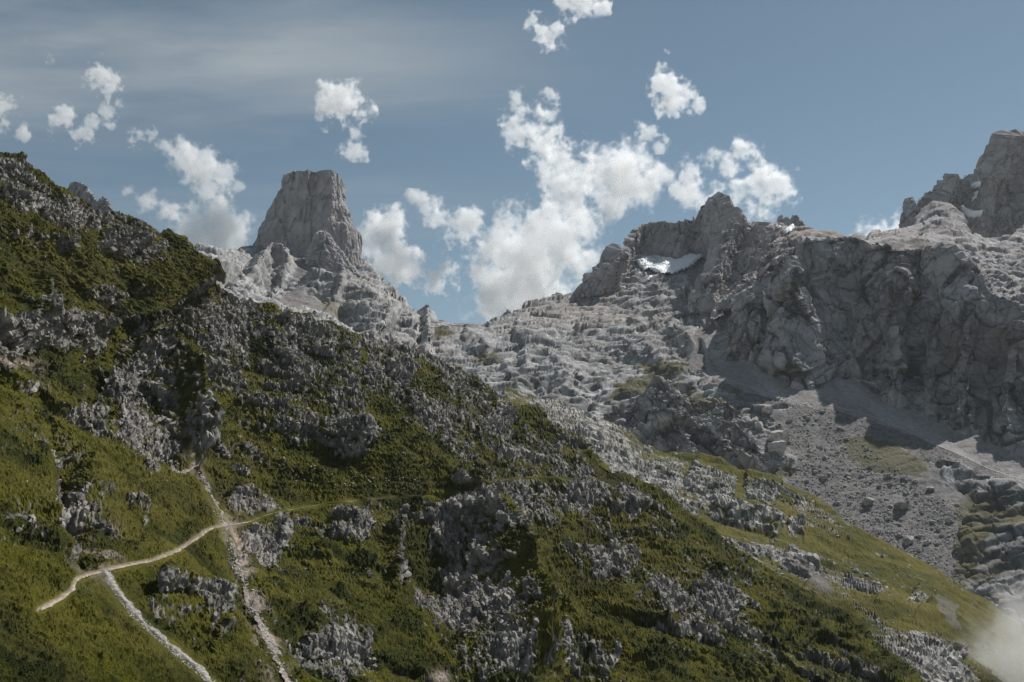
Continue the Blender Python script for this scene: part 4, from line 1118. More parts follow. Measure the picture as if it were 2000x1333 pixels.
# ------------------------------------------------------------------ free-standing towers: closed lofts
def loft(left, right, y0, y1, dist, thick, nu, nv, lean=0.0, power=3.2, depth_shift=None):
    """solid tower: for each height its left and right edge; round-cornered section of the given thickness"""
    Yv = np.linspace(y0, y1, nv)
    l = np.array(left, float); r = np.array(right, float)
    xl = np.interp(Yv, l[:, 1], l[:, 0]); xr = np.interp(Yv, r[:, 1], r[:, 0])
    th = np.linspace(0, 2 * np.pi, nu, endpoint=False)
    c, s = np.cos(th), np.sin(th)
    rr = (np.abs(c) ** power + np.abs(s) ** power) ** (-1 / power)
    cx, cy = c * rr, s * rr
    P = np.zeros((nv, nu, 3), f32)
    for i, y in enumerate(Yv):
        d = dist + lean * (y1 - y) + thick * 0.8
        xc = 0.5 * (xl[i] + xr[i]); hw = 0.5 * (xr[i] - xl[i])
        base = unproject(np.full(nu, xc), np.full(nu, y), np.full(nu, d))
        k = d / F
        hw_m = hw * k
        tm = thick * (0.35 + 0.65 * hw_m / (0.5 * (xr[-1] - xl[-1]) * dist / F))
        P[i] = base
        P[i, :, 0] += cx * hw_m
        P[i, :, 1] += cy * tm
    return P, Yv


def tower(name, P, mat, unit, amp, label, category, topcap=True, seed=0.0, lich_shade=0.25, vert=3.0, extra=None, **kw):
    nv, nu, _ = P.shape
    def normals(P):
        du = np.roll(P, -1, 1) - np.roll(P, 1, 1)
        dv = np.gradient(P, axis=0)
        n = np.cross(du, dv)
        n /= np.maximum(np.linalg.norm(n, axis=-1, keepdims=True), 1e-6)
        return -n
    n = normals(P)
    fl = P.reshape(-1, 3)
    c = P.mean(axis=(0, 1))
    if ((P - c) * n).sum() < 0: n = -n
    sgn = 1 if ((P - c) * normals(P)).sum() > 0 else -1
    q = squash(fl, (0.05, 0, 1), vert) + seed
    f0, e0, _ = facet(q / (unit * 1.6)); f1, e1, _ = facet(q / (unit * .6) + 3)
    d = amp * (0.9 * f0 + 0.6 * f1 - 0.5 * (1 - sstep(0, .14, e0)) + 0.6 * (billow(q / (unit * 2.2), 3) - .35) + 0.7 * (ridged(q / unit, 4, .55) - .3))
    if extra is not None: d = d + extra(fl)
    P = P + (normals(P) * sgn) * d.reshape(nv, nu, 1).astype(f32)
    fl = P.reshape(-1, 3); q = squash(fl, (0.1, 0, 1), vert * 0.8) + seed
    f2, e2, _ = facet(q / (unit * 0.3))
    d = amp * (0.3 * f2 - 0.35 * (1 - sstep(0, .14, e1)) - 0.14 * (1 - sstep(0, .15, e2)) + 0.35 * (ridged(q / (unit * 0.3), 4, .6) - .3))
    P = P + (normals(P) * sgn) * d.reshape(nv, nu, 1).astype(f32)
    V = P.reshape(-1, 3)
    i = np.arange(nv - 1)[:, None] * nu; j = np.arange(nu)[None]; j2 = (j + 1) % nu
    qd = np.stack([(i + j).ravel(), (i + nu + j).ravel(), (i + nu + j2).ravel(), (i + j2).ravel()], -1)
    # domed cap: shrinking rings towards the middle
    caps = []; ring = P[0]; prev = np.arange(nu); base = len(V); Vs = [V]
    ctr = ring.mean(0)
    for k in range(1, 9):
        t = k / 8
        rg = ring * (1 - t) + ctr * t
        rg[:, 2] += amp * (1.2 * np.sin(t * 1.57) + 0.8 * (fbm(rg / (unit * .8) + seed, 3)))
        Vs.append(rg.astype(f32)); idx = base + np.arange(nu); base += nu
        qd = np.concatenate([qd, np.stack([prev, np.roll(prev, -1), np.roll(idx, -1), idx], -1)[:, ::-1]])
        prev = idx
    V = np.concatenate(Vs)
    n0 = fbm(V / (unit * 2.2) + seed, 4); n1 = fbm(V / (unit * .5) + seed, 3)
    one = np.ones(len(V), f32)
    A = dict(rock=one, lichen_shade=lich_shade * sstep(0.0, 0.35, n0 * .6 + n1 * .7), dry=0 * one, shrub=0 * one, scree=0 * one, soil=0.3 * sstep(0.05, .4, fbm(V / (unit * 3) + 7, 3)))
    if kw.get("flip"): qd = qd[:, ::-1]
    me = mesh_from(name, V, quads=qd, attrs=A)
    return link(name, me, mat, kind="structure", category=category, label=label)


def tower_shape(fl):
    # two vertical couloirs and a traversing ledge band on the front
    x = fl[:, 0]; z = fl[:, 2]
    X0 = lambda px, d=1960: (px - 1000) / F * d
    z0 = lambda py, d=1900: (950 - py) / F * d
    f = -7 * np.exp(-((x - X0(622)) / 7) ** 2) * sstep(z0(480), z0(380), z) - 5 * np.exp(-((x - X0(598)) / 5) ** 2) * sstep(z0(430), z0(360), z)
    f += 5 * np.exp(-((x - X0(650)) / 12) ** 2) - 4 * np.exp(-((x - X0(668)) / 5) ** 2)
    f += 4 * sstep(z0(425), z0(440), z)
    return f


left = [(559, 343), (553, 352), (548, 372), (540, 386), (534, 402), (524, 420), (516, 448), (508, 466), (502, 480), (494, 494), (480, 520), (460, 560)]
right = [(664, 340), (671, 350), (674, 366), (679, 384), (682, 400), (687, 412), (691, 424), (694, 445), (700, 458), (704, 490), (707, 515), (710, 540), (714, 570)]
left = [(x + 9, y) for x, y in left]; right = [(x - 6, y) for x, y in right]
P, _ = loft([(x, y) for x, y in left], right, 351, 560, 1890, 90, 420, 210, lean=0.12, power=3.4)
o = tower("rock_tower", P, M_far, 20, 4.6, "colossal flat-topped grey rock tower standing alone on the left skyline", "rock tower", seed=61, vert=4.5, lich_shade=0.16, extra=tower_shape)
P, _ = loft([(622, 458), (617, 462), (608, 480), (600, 500), (594, 520), (596, 545)], [(640, 456), (650, 470), (664, 490), (676, 505), (690, 525), (716, 552)], 458, 548, 1760, 45, 240, 110, lean=0.35, power=2.3)
tower("rock_pinnacle", P, M_far, 16, 4.6, "smaller pointed grey pinnacle leaning against the foot of the great tower", "pinnacle", seed=71, vert=2.6, lich_shade=0.3)

# ground far below and beyond, out to the horizon
gx = np.linspace(-4600, 4600, 60)
GX, GY = np.meshgrid(gx, gx)
GP = np.stack([GX, GY, np.full(GX.shape, -420.0) + 60 * fbm(np.stack([GX.ravel() / 4000, GY.ravel() / 4000, 0 * GX.ravel()], -1), 3).reshape(GX.shape)], -1)
nx = len(gx); i = np.arange(nx - 1)[:, None] * nx; j = np.arange(nx - 1)[None]
qd = np.stack([(i + j).ravel(), (i + j + 1).ravel(), (i + nx + j + 1).ravel(), (i + nx + j).ravel()], -1)
one = np.ones(nx * nx, f32)
link("ground", mesh_from("ground", GP.reshape(-1, 3), quads=qd, attrs=dict(rock=0.3 * one, lichen_shade=0 * one, dry=.4 * one, shrub=.3 * one, scree=0 * one, soil=0 * one)), M_far, kind="structure", label="green and grey ground far below the mountains out to the horizon")

# ------------------------------------------------------------------ paths, gravel channels, snow
def smooth_line(pts, n):
    p = np.array(pts, float)
    L = np.concatenate([[0], np.cumsum(np.hypot(*(p[1:] - p[:-1]).T))])
    s = np.linspace(0, L[-1], n)
    return np.stack([np.interp(s, L, p[:, 0]), np.interp(s, L, p[:, 1])], -1)


def ribbon(name, S, pts, width, mat, lift=0.12, n=None, rough=0.25, across=7, seed=0, smooth=3, wave=3.0, **props):
    """a worn strip lying on a landform: follows its ground, uneven at both edges"""
    p = np.array(pts, float)
    if n is None:
        n = int(np.hypot(*(p[1:] - p[:-1]).T).sum() / 2.0) + 2
    c = smooth_line(pts, n)
    C = np.stack([S.at(c[:, 0], c[:, 1] + o) for o in (-1.5, 0, 1.5)]).mean(0)
    for _ in range(smooth):
        C[1:-1] = 0.25 * C[:-2] + 0.5 * C[1:-1] + 0.25 * C[2:]
    t = np.gradient(C, axis=0); t /= np.linalg.norm(t, axis=1, keepdims=True)
    up = np.array([0.25, -0.45, 0.86]); sd = np.cross(t, up); sd /= np.linalg.norm(sd, axis=1, keepdims=True)
    q = C.astype(f32)
    wl = np.clip(width * (0.5 + rough * fbm(q / wave + seed, 4)), .04, None); wr = np.clip(width * (0.5 + rough * fbm(q / wave + 40 + seed, 4)), .04, None)
    V = []
    for k in np.linspace(-1, 1, across):
        off = np.where(k < 0, k * wl, k * wr)
        pt = C + sd * off[:, None] + up * (lift * (1 - 0.9 * abs(k)))
        V.append(pt)
    V = np.stack(V, 1)
    V += up * (0.05 * perlin((V.reshape(-1, 3) / 0.8).astype(f32)).reshape(n, across, 1))
    i = np.arange(n - 1)[:, None] * across; j = np.arange(across - 1)[None]
    qd = np.stack([(i + j).ravel(), (i + j + 1).ravel(), (i + across + j + 1).ravel(), (i + across + j).ravel()], -1)
    return link(name, mesh_from(name, V.reshape(-1, 3), quads=qd), mat, **props)


HS, VS, MS = LAND["hill"], LAND["valley"], LAND["meadow"]
tr = np.array(TRAIL, float)
ribbon("footpath", HS, TRAIL[:20], 0.70, M_path, lift=0.2, rough=0.9, kind="structure", category="footpath", label="pale trodden footpath climbing from the lower left across the green hillside")
ribbon("faint_path", HS, TRAIL[19:], 0.38, M_soilpath, lift=0.18, seed=5, kind="structure", category="footpath", label="faint narrow continuation of the footpath crossing the middle of the hillside")
ribbon("gravel_channel", HS, GULLY[0], 2.0, M_gravel, lift=0.5, rough=0.7, smooth=30, kind="structure", category="gully", label="white stony channel running from the footpath bend to the bottom edge")
ribbon("stony_gully", HS, GULLY[1], 1.5, M_debris, lift=0.05, rough=1.6, wave=7.0, seed=9, kind="structure", category="gully", label="rough stony gully dropping past the rock pyramid to the bottom edge")
ribbon("scree_track", VS, TRACKS[0], 1.9, M_track, lift=0.3, rough=0.7, kind="structure", category="track", label="upper stretch of the pale track cut across the scree under the wall")
ribbon("scree_track", VS, TRACKS[1], 2.3, M_track, lift=0.3, seed=3, rough=0.7, kind="structure", category="track", label="lower stretch of the pale track leaving at the right edge below the wall")


def snow_patch(S, poly, label, lift=2.0, step=1.6, blur=5, out=(0, -0.5, 0.85)):
    p = np.array(poly, float)
    x0, y0 = p.min(0) - 2; x1, y1 = p.max(0) + 2
    xs = np.arange(x0, x1, step); ys = np.arange(y0, y1, step * 0.7)
    GX, GY = np.meshgrid(xs, ys)
    fx, fy = GX.ravel(), GY.ravel()
    acc = 0
    for ox, oy in ((0, 0), (blur, 0), (-blur, 0), (0, blur * .5), (0, -blur * .5)):
        acc = acc + S.at(fx + ox, fy + oy)
    P = (acc / 5).astype(f32)
    inside = inpoly(fx + 2.0 * perlin(P / 14), fy + 1.2 * perlin(P / 14 + 30), poly)
    m = inside.reshape(GX.shape)
    # rim sinks into the ground, the middle is raised
    depth = m.astype(float)
    for _ in range(4):
        depth = np.minimum(depth, (np.roll(depth, 1, 0) + np.roll(depth, -1, 0) + np.roll(depth, 1, 1) + np.roll(depth, -1, 1) + depth) / 5)
    P = P + np.array(out, f32) * (lift * (0.35 + depth.reshape(-1, 1)))
    idx = np.arange(m.size).reshape(m.shape)
    ok = m[:-1, :-1] & m[1:, :-1] & m[1:, 1:] & m[:-1, 1:]
    qd = np.stack([idx[:-1, :-1][ok], idx[1:, :-1][ok], idx[1:, 1:][ok], idx[:-1, 1:][ok]], -1)
    used = np.unique(qd); mp = np.zeros(m.size, int); mp[used] = np.arange(len(used))
    o = link("snow_patch", mesh_from("snow_patch", P[used], quads=mp[qd]), M_snow, category="snow patch", label=label, group="old snow patches on the high ground")
    return o


snow_patch(VS, [(1234, 500), (1246, 499), (1256, 503), (1266, 507), (1285, 507), (1300, 510), (1310, 510), (1318, 514), (1330, 510), (1340, 502), (1350, 502), (1365, 498), (1375, 493), (1383, 489), (1372, 507), (1356, 523), (1338, 534), (1315, 541), (1290, 541), (1270, 536), (1258, 536), (1248, 529), (1240, 515)], "large crescent of snow under the cirque headwall", lift=8)
snow_patch(VS, [(1236, 530), (1250, 528), (1253, 535), (1246, 541), (1236, 544), (1238, 538)], "small ragged snow patch just below the left horn of the crescent", lift=4)
snow_patch(VS, [(1258, 536), (1264, 536), (1266, 542), (1276, 540), (1274, 548), (1262, 554), (1258, 551), (1266, 546)], "bent snow patch below the middle of the crescent", lift=4)
snow_patch(VS, [(1205, 561), (1216, 561), (1228, 565), (1236, 568), (1226, 567), (1212, 565)], "thin snow streak at the foot of the cirque's left spur", lift=4)
snow_patch(LAND["plateau"], [(1527, 460), (1540, 448), (1548, 444), (1551, 444), (1550, 452), (1544, 460), (1535, 463)], "bright snow patch right below the twin rock horns", lift=7)
snow_patch(LAND["plateau"], [(1514, 447), (1522, 446), (1527, 448), (1520, 453), (1515, 452)], "tiny snow patch left of the one below the twin horns", lift=7)
snow_patch(LAND["massif"], [(1868, 410), (1873, 410), (1880, 418), (1893, 422), (1910, 419), (1913, 422), (1908, 432), (1893, 435), (1880, 431), (1872, 422)], "snow patch at the foot of the right massif", lift=20, out=(0, -0.95, 0.25))
snow_patch(LAND["massif"], [(1890, 366), (1910, 361), (1909, 371), (1900, 376), (1891, 372)], "snow fleck high in the gully of the right massif", lift=18, out=(0, -0.95, 0.25))
snow_patch(LAND["massif"], [(1897, 382), (1904, 380), (1902, 394), (1893, 400), (1893, 392)], "lower narrow snow fleck in the gully of the right massif", lift=18, out=(0, -0.95, 0.25))

# ------------------------------------------------------------------ boulders
random.seed(5)


def rock_mesh(name, seed, sub=2, flat=0.75, jag=0.32):
    import bmesh
    bm = bmesh.new()
    bmesh.ops.create_icosphere(bm, subdivisions=sub, radius=1.0)
    V = np.array([v.co for v in bm.verts], f32)
    f0, e0, _ = facet(V * 1.1 + seed * 3.7, 1.0)
    n = fbm(V * 0.9 + seed, 3)
    k = 1 + jag * 1.5 * f0 + jag * 0.8 * n
    V = V * k[:, None] * np.array([1.0, 0.8, flat], f32)
    rs = np.random.RandomState(int(seed * 10))
    for _ in range(5):                                   # broken flat faces
        d = rs.normal(size=3); d /= np.linalg.norm(d)
        if d[2] < -0.3: d = -d
        h = V @ d; lim = h.max() * rs.uniform(0.55, 0.8)
        V -= np.clip(h - lim, 0, None)[:, None] * d
    T = np.array([[v.index for v in f.verts] for f in bm.faces], np.int32)
    bm.free()
    return mesh_from(name, V, tris=T, smooth=False)


B_MESH = [rock_mesh("boulder", k + 1.3, 2, flat=0.6 + 0.08 * (k % 4)) for k in range(7)]
for me in B_MESH: me.materials.append(M_boulder)
P_MESH = [rock_mesh("pale_boulder", k + 31.3, 3, flat=0.55 + .1 * k, jag=0.38) for k in range(3)]
for me in P_MESH: me.materials.append(M_pale)


def put_boulder(S, x, y, size_px, meshes, label, group=None, sink=0.25, rot=None, asp=1.0):
    P = S.at([x], [y])[0]
    d = P[1] * CP + (P[2] - CAMZ) * SP
    r = 0.5 * size_px * d / F
    o = bpy.data.objects.new("boulder", random.choice(meshes))
    COL.objects.link(o)
    o.location = (float(P[0]), float(P[1]), float(P[2] + r * (0.55 - sink)))
    o.scale = (r * asp, r, r * random.uniform(0.85, 1.15))
    o.rotation_euler = (random.uniform(-.3, .3), random.uniform(-.3, .3), random.uniform(0, 6.28) if rot is None else rot)
    o["label"] = label; o["category"] = "boulder"
    if group: o["group"] = group
    return o


for x, y, s, ms, asp, lab in [
        (1526, 862, 52, P_MESH, 1.0, "big pale cracked boulder right of the rock knoll, upper half of the pair"), (1520, 883, 44, P_MESH, 1.0, "pale rugged boulder touching the underside of the big pale cracked one"),
        (1500, 806, 26, P_MESH, 1.1, "flat pale boulder lying just under the scree track"), (1482, 836, 26, P_MESH, 1.0, "round pale boulder beside the top right of the rock knoll"),
        (1607, 938, 22, B_MESH, 1.0, "dark boulder standing alone in the middle of the rubble"), (1815, 958, 22, B_MESH, 1.0, "dark boulder on the grassy right part of the rubble field"), (1764, 992, 38, B_MESH, 1.1, "largest grey boulder of the rubble field, split in two humps"),
        (1695, 985, 30, B_MESH, 1.0, "tall shadowed boulder left of the largest split boulder"), (1853, 1020, 22, B_MESH, 1.0, "grey boulder near the right rim of the rubble"), (1772, 1058, 30, B_MESH, 1.2, "broad grey boulder low in the rubble field"),
        (1810, 1062, 17, P_MESH, 1.3, "flat whitish stone low in the rubble field"), (1673, 1118, 14, B_MESH, 1.0, "small grey boulder alone on the meadow slope"), (1694, 1124, 13, B_MESH, 1.0, "small angular boulder right of its twin on the meadow slope"),
        (1552, 916, 14, B_MESH, 1.0, "dark stone in the bare corner right of the rock knoll"), (1518, 780, 14, B_MESH, 1.0, "dark boulder resting on the scree track"), (1805, 855, 9, B_MESH, 1.3, "dark stone sitting on the lower scree track")]:
    S_ = MS if 1660 < x < 1700 and y > 1100 else VS
    put_boulder(S_, x, y, s, ms, lab, group="boulders lying in the valley", asp=asp)
rub = [(1480, 885), (1510, 860), (1545, 815), (1600, 800), (1660, 850), (1730, 900), (1800, 950), (1880, 990), (1870, 1080), (1880, 1160), (1810, 1110), (1730, 1065), (1640, 1010), (1560, 955), (1530, 930)]
done = 0
while done < 262:
    x = random.uniform(1440, 1900); y = random.uniform(780, 1170)
    if not inpoly(np.array([x]), np.array([y]), rub)[0]: continue
    if y > 990 and random.random() < 0.25: continue
    s = 4.6 + 9 * random.random() ** 3.0
    lab = ("small grey boulder in the upper rubble near the scree track" if y < 870 else
           "grey boulder among many in the middle of the rubble field" if y < 1000 else "grey boulder in the lower rubble tongue above the meadow")
    put_boulder(VS, x, y, s, B_MESH, lab, group=("boulders in the upper rubble" if y < 870 else "boulders in the middle rubble" if y < 1000 else "boulders in the lower rubble"))
    done += 1


def scatter(name, S, region, count, lo, hi, mat, label, seed=1, flat=0.7, dens=None):
    """loose stones too many to count, joined in one object"""
    rs = np.random.RandomState(seed)
    p = np.array(region, float)
    xs, ys = [], []
    while len(xs) < count:
        x = rs.uniform(p[:, 0].min(), p[:, 0].max(), 4000); y = rs.uniform(p[:, 1].min(), p[:, 1].max(), 4000)
        k = inpoly(x, y, region)
        if dens is not None: k &= rs.rand(4000) < dens(x, y)
        xs += list(x[k]); ys += list(y[k])
    x = np.array(xs[:count]); y = np.array(ys[:count])
    P = S.at(x, y)
    d = P[:, 1] * CP + (P[:, 2] - CAMZ) * SP
    r = 0.5 * d / F * (lo + (hi - lo) * rs.rand(count) ** 2.5)
    bv = np.array([[1, 0, 0], [-1, 0, 0], [0, 1, 0], [0, -1, 0], [0, 0, 1], [0.6, 0.6, 0.6], [-0.6, 0.5, 0.65], [0, 0, -0.6]], f32)
    tri = np.array([[0, 5, 4], [5, 2, 4], [2, 6, 4], [6, 1, 4], [1, 3, 4], [3, 0, 4], [0, 2, 5], [2, 1, 6], [0, 7, 2], [2, 7, 1], [1, 7, 3], [3, 7, 0]], np.int32)
    a = rs.rand(count) * 6.28; ca, sa = np.cos(a), np.sin(a)
    B = bv[None] * (1 + 0.3 * rs.normal(size=(count, 8, 3)))
    V = np.stack([B[..., 0] * ca[:, None] - B[..., 1] * sa[:, None], B[..., 0] * sa[:, None] + B[..., 1] * ca[:, None], B[..., 2] * flat], -1) * r[:, None, None] + P[:, None] + np.array([0, 0, .15]) * r[:, None, None]
    T = tri[None] + (np.arange(count) * 8)[:, None, None]
    return link(name, mesh_from(name, V.reshape(-1, 3), tris=T.reshape(-1, 3), smooth=False), mat, kind="stuff", category="rubble", label=label)


scatter("rubble", VS, rub, 4200, 1.4, 5.0, M_boulder, "loose grey rubble strewn between the boulders of the valley", seed=3, dens=lambda x, y: np.clip(0.25 + 0.5 * (y - 800) / 300 + 1.3 * fbm(np.stack([x / 60, y / 40, 0 * x], -1).astype(f32), 4), 0.03, 1))
scatter("scree_stones", VS, [(1390, 740), (1500, 770), (1640, 800), (1800, 860), (2000, 935), (2000, 960), (1860, 930), (1700, 860), (1560, 810), (1440, 790)], 1500, 1.3, 3.4, M_boulder, "small stones scattered over the scree apron below the track", seed=7)
scatter("channel_stones", HS, [(200, 1118), (216, 1116), (240, 1160), (270, 1198), (335, 1258), (432, 1340), (418, 1345), (325, 1268), (255, 1205), (228, 1168)], 900, 1.5, 5.0, M_pale, "white stones filling the gravel channel below the footpath", seed=9)
scatter("gully_stones", HS, [(362, 870), (376, 868), (410, 950), (444, 1040), (470, 1090), (492, 1150), (525, 1230), (560, 1300), (590, 1345), (565, 1345), (520, 1260), (480, 1170), (455, 1100), (430, 1030), (400, 960)], 900, 1.5, 6.0, M_pale, "pale stones and blocks lodged in the gully past the rock pyramid", seed=10)
scatter("meadow_stones", MS, [(1100, 820), (1300, 905), (1560, 985), (1800, 1130), (1880, 1200), (1800, 1300), (1600, 1160), (1400, 1040), (1250, 940)], 500, 1.3, 4.0, M_pale, "pale stones scattered over the sunlit meadow slope", seed=12)
scatter("hillside_stones", HS, [(540, 900), (760, 930), (1060, 950), (1060, 1000), (800, 960), (560, 960)], 260, 1.5, 4.5, M_pale, "small white stones dotting the grass below the middle rock band", seed=14)

# ------------------------------------------------------------------ limestone shards standing out of the turf, tussocks between them
def shard(seed):
    """one jagged block, 20-odd flat faces, longer than wide, sharp at the top"""
    rs = np.random.RandomState(seed)
    n = 6
    a = np.arange(n) * 2 * np.pi / n + rs.uniform(-.3, .3, n)
    r0 = rs.uniform(.7, 1.15, n); r1 = rs.uniform(.45, .95, n)
    z1 = rs.uniform(.1, .75, n)
    lo = np.stack([np.cos(a) * r0, np.sin(a) * r0 * .7, np.full(n, -.9)], -1)
    mi = np.stack([np.cos(a + .3) * r1, np.sin(a + .3) * r1 * .7, z1], -1)
    tp = np.array([[rs.uniform(-.35, .35), rs.uniform(-.2, .2), rs.uniform(.8, 1.25)], [rs.uniform(-.5, .5), rs.uniform(-.2, .2), rs.uniform(.6, 1.0)]])
    V = np.concatenate([lo, mi, tp]); T = []
    for k in range(n):
        k2 = (k + 1) % n
        T += [(k, k2, n + k2), (k, n + k2, n + k)]
        T.append((n + k, n + k2, 2 * n + (0 if k < 3 else 1)))
    T += [(n, 2 * n, 2 * n + 1), (n + 3, 2 * n + 1, 2 * n)]
    return V.astype(f32), np.array(T, np.int32)


SH = [shard(s) for s in range(9)]
SHM = []
for k, (v, t_) in enumerate(SH):
    me = mesh_from("rock_outcrop", v, tris=t_, smooth=False); me.materials.append(M_outcrop); SHM.append(me)


def pick(S, weight, count, seed):
    """grid points of a landform drawn by weight, even over the picture"""
    rs = np.random.RandomState(seed)
    K = S.keep.copy(); K[:S.K] = False
    sel = K[S.keep]
    w = np.where(sel, weight, 0).astype(float)
    X, Y, P = S.kept()
    w *= (X > -30) & (X < 2030) & (Y < 1360)
    ids = rs.choice(len(w), count, replace=False, p=w / w.sum())
    d = P[ids][:, 1] * CP + (P[ids][:, 2] - CAMZ) * SP
    return P[ids], d, X[ids], Y[ids], rs


def strew(S, weight, count, lo, hi, seed, name, mat, parent, label, tall=1.25, sink=0.25, lead=0):
    """lead biggest ones as objects of their own, the rest joined"""
    P, d, X, Y, rs = pick(S, weight, count, seed)
    r = 0.5 * d / F * (lo + (hi - lo) * rs.rand(count) ** 3)
    o = np.argsort(-(r / d)); P, r, d = P[o], r[o], d[o]
    ang = rs.rand(count) * 6.28; kind = rs.randint(0, len(SH), count)
    lean = rs.normal(0, .16, (count, 2)); tl = tall * rs.uniform(.7, 1.4, count)
    for i in range(lead):
        ob = bpy.data.objects.new("rock_outcrop", SHM[kind[i]]); COL.objects.link(ob); ob.parent = parent
        ob.location = P[i] + np.array([0, 0, r[i] * (0.4 - sink)]); ob.scale = (r[i], r[i], r[i] * tl[i]); ob.rotation_euler = (lean[i, 0] + .15, lean[i, 1], ang[i])
    Vs, Ts, base = [], [], 0
    for k, (v, t_) in enumerate(SH):
        m = np.nonzero((kind == k) & (np.arange(count) >= lead))[0]
        if not len(m): continue
        ca, sa = np.cos(ang[m])[:, None], np.sin(ang[m])[:, None]
        z = v[None, :, 2] * tl[m][:, None]
        x = v[None, :, 0] * ca - v[None, :, 1] * sa + z * lean[m, :1]; y = v[None, :, 0] * sa + v[None, :, 1] * ca + z * (lean[m, 1:] - .15)
        V = np.stack([x, y, z], -1) * r[m][:, None, None] + P[m][:, None] + (np.array([0, 0, 1]) * (r[m] * (0.4 - sink))[:, None])[:, None]
        Vs.append(V.reshape(-1, 3)); Ts.append((t_[None] + (np.arange(len(m)) * len(v))[:, None, None] + base).reshape(-1, 3)); base += len(m) * len(v)
    return link(name, mesh_from(name, np.concatenate(Vs), tris=np.concatenate(Ts), smooth=False), mat, parent=parent, kind="stuff", **({"label": label} if label else {}))


rk = HS.A["rock"]
clear = 1 - flat
strew(HS, rk * clear * (rk > .35), 5500, 2.2, 10.5, 4, "rock_shards", M_outcrop, hill, None, tall=1.05, lead=300)
fleck = sstep(0.1, 0.5, nf + 0.25) * (1 - rk) * clear * np.clip(1 - blob(Xk0, Yk0, 200, 1260, 260, 110) - blob(Xk0, Yk0, 330, 1010, 110, 60), 0, 1)
strew(HS, fleck, 2600, 1.6, 5.0, 6, "rock_flecks", M_outcrop, hill, None, tall=1.1)
VA = VS.A
strew(VS, np.clip(VA["rock"] - VA["scree"], 0, 1), 1400, 1.6, 6.0, 8, "karst_blocks", M_valley_block, None, "angular limestone blocks strewn over the pale karst slope", tall=0.7)
strew(MS, MS.A["rock"] ** 2, 2200, 1.8, 6.0, 10, "slab_blocks", M_pale, None, "broken pale slabs lying on the sunlit meadow slope", tall=0.6)

TUFT = []
for s in range(5):
    rs = np.random.RandomState(100 + s); n = 6
    a = np.arange(n) * 2 * np.pi / n + rs.uniform(-.2, .2, n)
    v = np.concatenate([np.stack([np.cos(a), np.sin(a), np.full(n, -.25)], -1) * rs.uniform(.7, 1.1, (n, 1)), np.stack([np.cos(a + .5) * .55, np.sin(a + .5) * .55, rs.uniform(.45, .8, n)], -1), [[.1, -.25, .75]]])
    t_ = []
    for k in range(n):
        k2 = (k + 1) % n
        t_ += [(k, k2, n + k), (k2, n + k2, n + k), (n + k, n + k2, 2 * n)]
    TUFT.append((v.astype(f32), np.array(t_, np.int32)))
SH_keep = SH
SH = TUFT
gw = (1 - rk) * clear * (1 - np.clip(HS.A['soil'], 0, 1)) * (0.25 + 0.75 * sstep(-.3, .3, fbm(HS.P[HS.keep] / 9 + 2, 3)))
strew(HS, gw, 15000, 1.3, 4.2, 12, "grass_tussocks", M_tuft, hill, None, tall=0.75, sink=0.3)
shw = HS.A["shrub"] ** 1.5 * clear
strew(HS, shw, 3200, 2.2, 7.5, 14, "heath_clumps", M_heath, hill, None, tall=0.7, sink=0.25)
SH = SH_keep

# ------------------------------------------------------------------ clouds: closed bodies of scattering air, thin rind and denser hearts
_N = 144
_r = np.random.RandomState(77)
_fx = np.fft.fftfreq(_N)[:, None, None]; _fy = np.fft.fftfreq(_N)[None, :, None]; _fz = np.fft.rfftfreq(_N)[None, None]
_k = np.sqrt(_fx ** 2 + _fy ** 2 + _fz ** 2); _k[0, 0, 0] = 1
_sp = np.fft.rfftn(_r.normal(size=(_N, _N, _N)).astype(f32)) * np.where(_k > 1.6 / _N, _k ** -1.55, 0)
TILE = np.fft.irfftn(_sp, s=(_N, _N, _N)).astype(f32); TILE /= TILE.std()


def surface_net(v):
    """closed quad surface where v crosses zero (v is a block of samples, negative outside)"""
    s = v > 0
    c = [(a, b, d) for a in (0, 1) for b in (0, 1) for d in (0, 1)]
    n = tuple(k - 1 for k in v.shape)
    sl = lambda a, b, d: (slice(a, n[0] + a), slice(b, n[1] + b), slice(d, n[2] + d))
    cnt = sum(s[sl(*q)].astype(np.int8) for q in c)
    act = (cnt > 0) & (cnt < 8)
    I, J, K = np.nonzero(act)
    acc = np.zeros((len(I), 3), f32); num = np.zeros(len(I), f32)
    for a in range(8):
        for b in range(a + 1, 8):
            pa, pb = np.array(c[a]), np.array(c[b])
            if np.abs(pa - pb).sum() != 1: continue
            va = v[I + pa[0], J + pa[1], K + pa[2]]; vb = v[I + pb[0], J + pb[1], K + pb[2]]
            m = (va > 0) != (vb > 0)
            t = np.where(m, va / np.where(m, va - vb, 1), 0)
            acc += np.where(m[:, None], pa + t[:, None] * (pb - pa), 0); num += m
    V = np.stack([I, J, K], -1) + acc / num[:, None]
    idx = np.full(n, -1, np.int64); idx[act] = np.arange(len(I))
    quads = []
    for ax in range(3):
        a1, a2 = (ax + 1) % 3, (ax + 2) % 3
        lo = [slice(1, -1)] * 3; hi = [slice(1, -1)] * 3
        lo[ax] = slice(0, -1); hi[ax] = slice(1, None)
        f0, f1 = s[tuple(lo)], s[tuple(hi)]
        e = np.stack(np.nonzero(f0 != f1), -1); flip = f0[tuple(e.T)]
        e[:, a1] += 1; e[:, a2] += 1
        def at(d1, d2):
            q = e.copy(); q[:, a1] -= d1; q[:, a2] -= d2
            return idx[q[:, 0], q[:, 1], q[:, 2]]
        q = np.stack([at(1, 1), at(0, 1), at(0, 0), at(1, 0)], -1)
        q[~flip] = q[~flip][:, ::-1]
        quads.append(q[(q >= 0).all(1)])
    return V, np.concatenate(quads)


